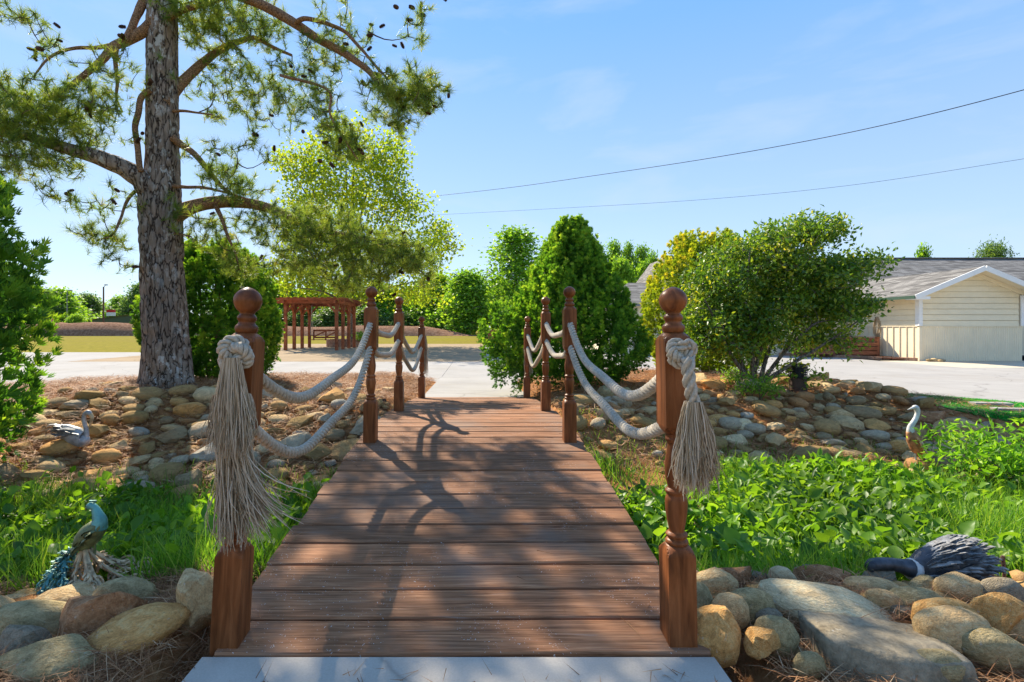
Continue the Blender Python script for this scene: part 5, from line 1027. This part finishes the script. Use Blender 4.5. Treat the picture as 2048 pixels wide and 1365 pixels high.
for k in range(9): part('rafter', Geo().add(*box((-8.72, 26.2 + k * .56, PT + .04), (3.75, .05, .10))), M_pergola, pg)
for k in range(11): part('roof_slat', Geo().add(*box((-10.42 + k * .34, 28.45, PT + .108), (.10, 4.9, .035))), M_pergola, pg)
sw = empty('bench_swing', 'brown wooden bench swing hanging inside the pergola on ropes', 'swing', loc=(-8.7, 29.0, .4)); sx0, sx1, sy = -9.42, -8.05, 28.9
for k in range(4): part('seat_slat', Geo().add(*box(((sx0 + sx1) / 2, sy - .2 + k * .12, .50), (sx1 - sx0, .10, .03))), M_pergola, sw)
part('back_rail', Geo().add(*box(((sx0 + sx1) / 2, sy + .30, 1.02), (sx1 - sx0, .05, .10))), M_pergola, sw); part('back_rail', Geo().add(*box(((sx0 + sx1) / 2, sy + .28, .62), (sx1 - sx0, .05, .09))), M_pergola, sw)
for a, b in ((sx0, (sx0 + sx1) / 2), ((sx0 + sx1) / 2 + .02, sx1)):
    part('back_brace', Geo().add(*beam((a, sy + .292, .66), (b, sy + .292, .99), .04, .07)), M_pergola, sw)
for x in (sx0, (sx0 + sx1) / 2, sx1): part('back_post', Geo().add(*beam((x, sy + .26, .46), (x, sy + .335, 1.06), .07, .05, (0, 1, 0))), M_pergola, sw)
for x in (sx0 - .03, sx1 + .03):
    part('armrest', Geo().add(*box((x, sy + .02, .74), (.08, .60, .035))), M_pergola, sw); part('arm_post', Geo().add(*box((x, sy - .22, .61), (.06, .06, .24))), M_pergola, sw)
    for y in (sy - .2, sy + .28): part('hanging_rope', Geo().add(*tube(A([x, y, .5], [x, sy + .04, 2.44]), .014, 5)), M_rope, sw)
fp = empty('brick_ring', 'low round brick ring planter at the foot of the shade tree', 'planter', loc=(-8.3, 32.2, 0)); bk = Geo().add(*box((0, 0, 0), (.36, .2, .15))).mesh('brick', M_brick)
for r_ in range(3):
    for k in range(20):
        a = (k + .5 * (r_ % 2)) / 20 * 2 * math.pi; o = link('brick', bk, fp, (1.15 * math.cos(a), 1.15 * math.sin(a), .075 + r_ * .155)); o.rotation_euler = (0, 0, a + math.pi / 2)
part('soil', Geo().add(*tube(A([-8.3, 32.2, 0], [-8.3, 32.2, .4]), 1.05, 24)), M_mulch, fp)
small_bush('low_shrub', 'little green plant growing beside the brick ring planter', (-7.2, 31.6, .2), .7, .5, 60, M_oak, .14, .5)
bx = empty('wood_enclosure', 'brown board clad box beyond the lawn at the end of the mulch berm', 'enclosure', loc=(.7, 41.5, 0))
for k in range(9): part('panel_board', Geo().add(*box((0.12 + k * .19, 41 + k * .003, .46), (.18, .04, .92))), M_box, bx)
for k in range(6): part('panel_board', Geo().add(*box((-.05 + .0, 41.1 + k * .19, .46), (.04, .18, .92))), M_box, bx)
part('lid', Geo().add(*box((.92, 41.6, .94), (2.0, 1.3, .04))), M_box, bx)

# ------------------------------------------------------------------ street things beyond the berm
def pole(label, x, Yd, ytop, arm, r=.09, cat='light pole', name='light_pole', m=M_dgrey, base=0.0):
    X = (x - CX) / F * Yd; zt = CZ + (HY - ytop) / F * Yd; o = empty(name, label, cat, loc=(X, Yd, base)); part('mast', Geo().add(*tube(A([X, Yd, base - .2], [X, Yd, zt]), [r, r * .7], 8)), m, o)
    for k, (dx, dz) in enumerate(arm):
        part('arm', Geo().add(*tube(A([X, Yd, zt - .15 - .02 * k], [X + dx, Yd, zt + dz]), .05, 6)), m, o); part('lamp_head', Geo().add(*box((X + dx * 1.25, Yd, zt + dz), (abs(dx) * .7 + .15, .35, .18))), M_dgrey, o)
    return o
pole('plain thin light pole rising from the berm beside the stop sign', 134, 100, 582, [(.55, .1)], .10); pole('tall dark wooden light pole with floodlight beside the green shed', 207, 95, 574, [(.38, .35)], .17, m=M_rod); pole('short distant pole in front of the rounded dark tree', 182, 150, 612, [(.3, .1)], .1)
up_ = pole('weathered utility pole with a street light arm behind the arborvitae cone', 1209, 52, 512, [(-1.0, -.15)], .14, 'utility pole', 'utility_pole', M_twig)
ss = P(108, 643, 84); st = empty('stop_sign', 'red octagonal stop sign with white border standing on the berm', 'sign', loc=(ss[0], ss[1], 0)); R_ = 13.5 / 2 / F * 84
def ngon(c, r, n, y, t=.03, rot=math.pi / 8): a = np.arange(n) * 2 * math.pi / n + rot; f = np.stack([c[0] + r * np.cos(a), np.full(n, y), c[2] + r * np.sin(a)], -1); b = f + A(0, t, 0); return np.concatenate([f, b]), [np.arange(n)[None], (np.arange(n)[::-1] + n)[None], np.array([[i, i + n, (i + 1) % n + n, (i + 1) % n] for i in range(n)])]
part('border', Geo().add(*ngon(ss, R_, 8, ss[1])), M_white, st); sface = part('face', Geo().add(*ngon(ss, R_ * .92, 8, ss[1] - .012, .01)), M_red, st); part('post', Geo().add(*tube(A([ss[0], ss[1] + .08, -.1], [ss[0], ss[1] + .08, ss[2]]), .06, 6)), M_dgrey, st)
def text(body, size, loc, m, parent, rot=(math.pi / 2, 0, 0)):
    cu = bpy.data.curves.new('lettering', 'FONT'); cu.body = body; cu.size = size; cu.align_x = cu.align_y = 'CENTER'; cu.extrude = .004; tmp = bpy.data.objects.new('lettering', cu); COL.objects.link(tmp); me = bpy.data.meshes.new_from_object(tmp.evaluated_get(bpy.context.evaluated_depsgraph_get())); bpy.data.objects.remove(tmp); me.materials.clear(); me.materials.append(m); o = link('lettering', me, parent, loc); o.rotation_euler = rot; return o
text('STOP', R_ * .78, (0, -.024, ss[2]), M_white, sface)
gs = P(250, 655, 108); gb = empty('green_shed', 'low olive green metal building beyond the berm under the red sign', 'building', loc=(gs[0], gs[1], 0))
zt = lambda y: CZ + (HY - y) / F * 108
xa, xb = P(184, 0, 108)[0], P(300, 0, 108)[0]; xm = P(262, 0, 108)[0]
part('wall', Geo().add(np.array([[xa, 108, -.1], [xb, 108, -.1], [xb, 108, zt(634)], [xm, 108, zt(630)], [xa, 108, zt(640)], [xa, 116, -.1], [xb, 116, -.1], [xb, 116, zt(634)], [xm, 116, zt(630)], [xa, 116, zt(640)]]), [np.array([[0, 1, 2, 3, 4]]), np.array([[0, 4, 9, 5]]), np.array([[1, 6, 7, 2]])]), M_gbld, gb)
part('roof', Geo().add(np.array([[xa - .5, 107.6, zt(639.6)], [xm, 107.6, zt(629.5)], [xb, 107.6, zt(633.5)], [xb, 116.5, zt(633.5)], [xm, 116.5, zt(629.5)], [xa - .5, 116.5, zt(639.6)]]), [np.array([[0, 1, 4, 5]]), np.array([[1, 2, 3, 4]])]), M_dgrey, gb)
for k in range(8): part('rib', Geo().add(*box((xa + 1.2 + k * 1.4, 107.94, 1.0), (.12, .06, 2.1))), M_gbld, gb)
part('door', Geo().add(*box((P(200, 0, 108)[0], 107.9, .9), (1.0, .08, 2.0))), M_dgrey, gb)
sg_ = P(222, 626, 120); sn = empty('roadside_sign', 'red and white roadside sign board rising above the green shed', 'sign', loc=(sg_[0], sg_[1], 0))
part('red_panel', Geo().add(*box(sg_ + A(0, 0, .42), (2.0, .2, .62))), M_red, sn); part('white_panel', Geo().add(*box(sg_ + A(0, .01, -.32), (2.0, .2, .84))), M_white, sn)
for s in (-.8, .8): part('post', Geo().add(*box((sg_[0] + s, sg_[1] + .2, sg_[2] / 2), (.14, .12, sg_[2] - .1))), M_dgrey, sn)
cp = P(176, 651, 100); cr_ = empty('parked_car', 'dark parked car mostly hidden behind the berm', 'car', loc=(cp[0], cp[1], 0)); ccx, ccy = cp[0], cp[1]
part('body', Geo().add(np.array([[ccx + sx * x, ccy + y, z] for y in (-.85, .85) for sx, x, z in ((1, -2.1, .3), (1, 2.1, .3), (1, 2.1, .95), (1, 1.2, 1.02), (1, .7, 1.6), (1, -.9, 1.65), (1, -1.7, 1.1), (1, -2.1, 1.0))]), [np.arange(8)[None], (np.arange(8)[::-1] + 8)[None], np.array([[i, i + 8, (i + 1) % 8 + 8, (i + 1) % 8] for i in range(8)])]), M_car, cr_)
for x in (-1.3, 1.3):
    for y in (-.8, .8): part('wheel', Geo().add(*tube(A([ccx + x, ccy + y - .1, .32], [ccx + x, ccy + y + .1, .32]), .32, 14)), M_black, cr_)
# power lines
def cable(label, pts, r):
    p = [P(*q) for q in pts]; o = tag(Geo().add(*tube(bez(p, 16), r, 5)).build('power_line', M_black, None, True), label, 'cable', 'overhead cables'); return o
cable('upper overhead cable, thicker and steeper of the two', ((760, 404, 62), (1000, 378, 52), (1200, 350, 44), (1400, 320, 37), (1600, 285, 32), (1800, 243, 27.5), (2048, 180, 24), (2400, 80, 20)), .022)
cable('lower overhead cable, thinner and flatter', ((800, 434, 70), (1100, 418, 60), (1400, 400, 51), (1700, 371, 44), (2048, 318, 38), (2400, 262, 33)), .014)

# ------------------------------------------------------------------ garden ornaments
def feathers(g, roots, dirs, L, w, up=(0, 0, 1), curve=.12, roll=.25):
    tv = A([-.25, 0, 0], [.25, 0, 0], [-.5, .4, curve], [.5, .4, curve], [-.4, .8, curve * .8], [.4, .8, curve * .8], [0, 1, 0]); th_ = tv.copy(); th_[:, 2] -= .05; tv2 = np.concatenate([tv, th_])
    tf = [np.array([[0, 1, 3, 2], [2, 3, 5, 4], [8, 7, 9, 10], [10, 9, 11, 12]]), np.array([[4, 5, 6], [12, 11, 13]])]
    scatter(g, tv2, tf, frames(np.asarray(dirs, float), rng.normal(0, roll, len(roots))), np.stack([np.full(len(roots), w), np.full(len(roots), L) * rng.uniform(.8, 1.1, len(roots)), np.full(len(roots), L)], -1), np.asarray(roots, float))
# flamingo
Yf = 5.45; q = lambda x, y, d=0: P(x, y, Yf + d)
fl = empty('flamingo_statue', 'weathered silver metal flamingo standing among the bank stones', 'statue', loc=tuple(q(125, 945)))
part('body', Geo().add(*tube(bez([q(108, 856), q(130, 862), q(150, 872), q(166, 880), q(172, 872)], 6), ramp1([.02, .075, .10, .08, .035], 25), 14, flat=ramp1([.015, .055, .075, .06, .03], 25))), M_silver, fl, True)
nk = part('neck', Geo().add(*tube(bez([q(164, 884), q(172, 874), q(172, 858), q(168, 842), q(169, 830), q(176, 825), q(181, 829)], 7), ramp1([.032, .027, .022, .02, .02, .026, .02], 43), 10)), M_silver, fl, True)
part('beak', Geo().add(*tube(bez([q(180, 828), q(184, 836), q(181, 848), q(179, 854)], 5), [.02, .022, .021, .02, .02, .019, .018, .017, .016, .015, .013, .012, .011, .01, .007, .004], 8)), M_tanf, nk, True)
g = Geo(); n = 44; t = rng.random(n); rt = np.array([q(160 - 45 * a, 866 - 8 * a + rng.uniform(-9, 12), rng.uniform(-.085, .03)) for a in t]); feathers(g, rt, norm(np.stack([-1 + 0 * t, rng.normal(0, .12, n), rng.uniform(-.32, .10, n)], -1)), .17, .028); part('wing_feathers', g, M_silver, fl)
for a, b, c in (((142, 886), (120, 905), (106, 946)), ((146, 886), (128, 905), (112, 928))): part('leg', Geo().add(*tube(bez([q(*a), q(*b), q(*c)], 5), .009, 6)), M_hwhite, fl, True)
# heron
Yh = 5.35; q = lambda x, y, d=0: P(x, y, Yh + d)
he = empty('heron_statue', 'standing heron statue with rust brown breast and pale curved neck', 'statue', loc=tuple(q(1838, 950)))
part('body', Geo().add(*tube(bez([q(1818, 862), q(1826, 874), q(1836, 893), q(1848, 912), q(1852, 922)], 6), ramp1([.03, .07, .08, .052, .02], 25), 14, flat=ramp1([.026, .06, .068, .045, .015], 25))), M_rust, he, True)
nk = part('neck', Geo().add(*tube(bez([q(1822, 870), q(1821, 855), q(1830, 840), q(1835, 826), q(1832, 816), q(1827, 815)], 6), ramp1([.04, .028, .023, .022, .028, .02], 31), 10)), M_hwhite, he, True)
part('beak', Geo().add(*tube(A(q(1829, 815), q(1823, 817), q(1815, 820)), [.016, .011, .003], 8)), M_hwhite, nk, True)
g = Geo(); n = 30; t = rng.random(n); rt = np.array([q(1834 + 14 * a, 875 + 24 * a, -.09 + rng.uniform(-.02, .05)) for a in t]); feathers(g, rt, norm(np.stack([.55 + 0 * t, rng.normal(-.05, .12, n), -.8 + 0 * t], -1)), .13, .03); part('wing_feathers', g, M_hwhite, he)
g = Geo(); feathers(g, [q(1847, 908, d) for d in (-.03, 0, .03)], norm(A([.1, 0, -1], [.15, .05, -1], [.05, 0, -1])), .15, .05); part('tail', g, M_hwhite, he)
for a, b in (((1830, 905), (1836, 958)), ((1838, 912), (1845, 958))): part('leg', Geo().add(*tube(A(q(*a), q(*b)), .009, 6)), M_hwhite, he)
# peacock
Yp = 2.42; q = lambda x, y, d=0: P(x, y, Yp + d)
pc = empty('peacock_statue', 'teal and bronze metal peacock with long scrolled tail on the straw', 'statue', loc=tuple(q(185, 1160)))
part('body', Geo().add(*tube(bez([q(150, 1092), q(165, 1085), q(182, 1068), q(196, 1052), q(200, 1040)], 6), ramp1([.018, .045, .052, .040, .026], 25), 14)), M_gbird, pc, True)
nk = part('neck', Geo().add(*tube(bez([q(196, 1056), q(199, 1042), q(195, 1028), q(190, 1017), q(182, 1012), q(176, 1014)], 6), ramp1([.04, .032, .022, .016, .017, .013], 31), 10)), M_teal, pc, True)
part('beak', Geo().add(*tube(A(q(177, 1013), q(173, 1017), q(171, 1022)), [.009, .006, .002], 6)), M_gbird, nk, True)
g = Geo()
for k in range(5): g.add(*tube(A(q(184, 1010), q(180 + k * 3, 1003 + abs(k - 2) * .6)), .0016, 4)); g.add(*tube(A(q(180 + k * 3, 1003.5), q(180 + k * 3, 1001)), .004, 5))
part('crest', g, M_teal, nk)
g = Geo(); n = 40; rt = np.array([q(192 - 34 * a, 1058 + 32 * a + rng.uniform(-8, 8), rng.uniform(-.06, .02)) for a in rng.random(n)]); feathers(g, rt, norm(np.stack([-.8 + 0 * rt[:, 0], rng.normal(-.1, .1, n), -.7 + rng.normal(0, .1, n)], -1)), .06, .022); part('wing_feathers', g, M_gbird, pc)
for k, (ex, ey, ed) in enumerate(((78, 1190, -.1), (92, 1178, -.05), (108, 1186, -.16), (122, 1172, -.1), (85, 1165, 0), (130, 1192, -.18), (100, 1156, .04))):
    c = bez([q(166, 1090), q(140 - k, 1112), q((140 + ex) / 2 - 8, (1115 + ey) / 2, ed / 2), q(ex, ey, ed)], 6); g = Geo().add(*tube(c, ramp1([.011, .012, .010, .004], len(c)), 6, flat=ramp1([.005, .004, .004, .002], len(c))))
    ti = np.repeat(c[4:], 3, 0); feathers(g, ti, norm(np.repeat(np.gradient(c, axis=0)[4:], 3, 0) + rng.normal(0, .014, (len(ti), 3))), .045, .009); part('tail_feather', g, M_teal if k != 3 else M_gbird, pc)
for k, (ex, ey, ed) in enumerate(((150, 1182, -.15), (186, 1172, -.1), (216, 1188, -.2), (232, 1150, .0), (268, 1166, -.05), (288, 1132, .08), (250, 1128, .1), (176, 1146, 0), (200, 1196, -.24), (300, 1150, .03), (140, 1160, -.05))):
    c = bez([q(168, 1092), q((168 + ex) / 2 - 6, (1092 + ey) / 2 + 6, ed / 2), q(ex, ey, ed)], 8); g = Geo().add(*tube(c, ramp1([.009, .007, .006], len(c)), 6)); e = q(ex, ey, ed)
    a = np.linspace(0, 4.2 * math.pi, 54); r_ = np.linspace(.044, .007, 54); g.add(*tube(np.stack([e[0] + r_ * np.cos(a), e[1] + r_ * .5 * np.sin(a), e[2] + r_ * .75 * np.sin(a)], -1), .0055, 5))
    ti = np.repeat(c[5:], 2, 0); feathers(g, ti, norm(np.repeat(np.gradient(c, axis=0)[5:], 2, 0) + rng.normal(0, .012, (len(ti), 3))), .04, .010); part('tail_feather', g, M_tanf, pc)
for s in (0, 10): part('leg', Geo().add(*tube(A(q(180 + s, 1085), q(178 + s, 1165)), .006, 6)), M_gbird, pc)
# fallen goose
Yg = 2.35; q = lambda x, y, d=0: P(x, y, Yg + d)
go = empty('goose_statue', 'fallen charcoal and silver goose ornament lying on its side on the rocks', 'statue', loc=tuple(q(1880, 1160)))
nk = part('neck', Geo().add(*tube(bez([q(1738, 1141), q(1744, 1130), q(1770, 1128), q(1800, 1132), q(1832, 1140)], 6), ramp1([.018, .026, .028, .031, .046], 25), 12)), M_char, go, True)
part('collar', Geo().add(*tube(A(q(1820, 1138), q(1829, 1140)), [.047, .052], 14)), M_hwhite, nk, True)
part('body', Geo().add(*tube(bez([q(1824, 1140), q(1850, 1136), q(1890, 1130), q(1930, 1126), q(1962, 1132), q(1974, 1138)], 6), ramp1([.04, .085, .105, .10, .06, .02], 31), 16, flat=ramp1([.035, .06, .08, .075, .05, .02], 31))), M_char, go, True)
g = Geo(); n = 150; t = rng.random(n); aa = rng.uniform(-1.2, 2.0, n); rad = .03 + .07 * np.sin(np.pi * np.clip(t * .8 + .12, 0, 1)); rt = np.array([q(1832 + 120 * a, 1139 - 8 * a) + A(0, -math.cos(b) * r_ * .85, math.sin(b) * r_) for a, b, r_ in zip(t, aa, rad)])
feathers(g, rt, norm(np.stack([.85 + 0 * t, -np.cos(aa) * .28, np.sin(aa) * .30 + .10], -1)), .095, .017, curve=.14); part('wing_feathers', g, M_gfeat, go)
g = Geo(); g.add(*tube(A(q(1972, 1134), q(1996, 1120), q(2003, 1118)), .006, 6)); part('leg', g, M_rod, go); part('leg', Geo().add(*tube(A(q(1968, 1146), q(2010, 1158), q(2004, 1114)), .006, 6)), M_rod, go)
part('stake', Geo().add(*tube(A(q(2006, 1112), q(2012, 1196)), .007, 6)), M_rod, go)

# lantern on a stump, ground cones, paver strips in the turf
Ll = P(1596, 800, 7.75); lz = float(H(Ll[0], Ll[1])); la = empty('path_lantern', 'black mesh lantern on a brown stump base among the rocks', 'lantern', loc=(Ll[0], Ll[1], lz)); c0 = A(Ll[0], Ll[1], lz)
part('stump', Geo().add(*tube(np.array([c0 + A(0, 0, z) for z in (-.05, .08, .17, .22)]), [.125, .12, .112, .11], 18)), M_stump, la, True)
for k in range(16): a = k / 16 * 2 * math.pi; d = A(math.cos(a), math.sin(a), 0); part('mesh_wire', Geo().add(*tube(np.array([c0 + d * .118 + A(0, 0, .22), c0 + d * .122 + A(0, 0, .42)]), .006, 4)), M_black, la)
for z in (.225, .265, .30, .335, .37, .415): a = np.linspace(0, 2 * math.pi, 25); part('mesh_ring', Geo().add(*tube(np.stack([c0[0] + .12 * np.cos(a), c0[1] + .12 * np.sin(a), np.full(25, c0[2] + z)], -1), .007, 4)), M_black, la)
part('inner_tube', Geo().add(*tube(np.array([c0 + A(0, 0, .21), c0 + A(0, 0, .40)]), .085, 16)), M_black, la)
for x, y, lb in ((768, 812, 'pine cone on the straw just past the second newel post'), (688, 818, 'pine cone at the top of the stones seen inside the rope loops'), (300, 800, 'pine cone lying at the foot of the pine trunk'), (120, 815, 'pine cone on open orange straw above the flamingo'), (97, 858, 'pine cone lying just behind the flamingo tail'), (220, 765, 'pine cone on the straw at the very edge of the driveway'), (810, 838, 'pine cone tucked against the edge of the deck boards'), (1440, 835, 'pine cone among the rocks below the loose shrub'), (640, 818, 'pine cone lying in the shadow of the rounded arborvitae')):
    Yd = 6.6 if y < 830 else 6.0; p = P(x, y, Yd); o = link('ground_cone', CONE, None, (p[0], p[1], float(H(p[0], p[1])) + .035)); o.scale = (1.3,) * 3; o.rotation_euler = (1.4, rng.uniform(-.4, .4), rng.uniform(0, 6)); tag(o, lb, 'pine cone', 'fallen pine cones')
for i, (x0, y0, x1, y1, w, lab) in enumerate(((7.08, 7.35, 7.55, 7.28, .13, 'first pale concrete strip set into the turf, farther from the bush'), (6.88, 6.85, 7.5, 6.72, .13, 'second concrete strip set into the turf, behind the heron'), (6.85, 6.25, 7.4, 6.05, .13, 'concrete strip in the turf nearest the lime green bush'))):
    zc = max(float(H(x0, y0)), float(H(x1, y1))) + .036; tag(Geo().add(*beam((x0, y0, zc), (x1, y1, zc), w, .05)).build('paver_strip', M_conc), lab, 'paver', 'paver strips in the turf')
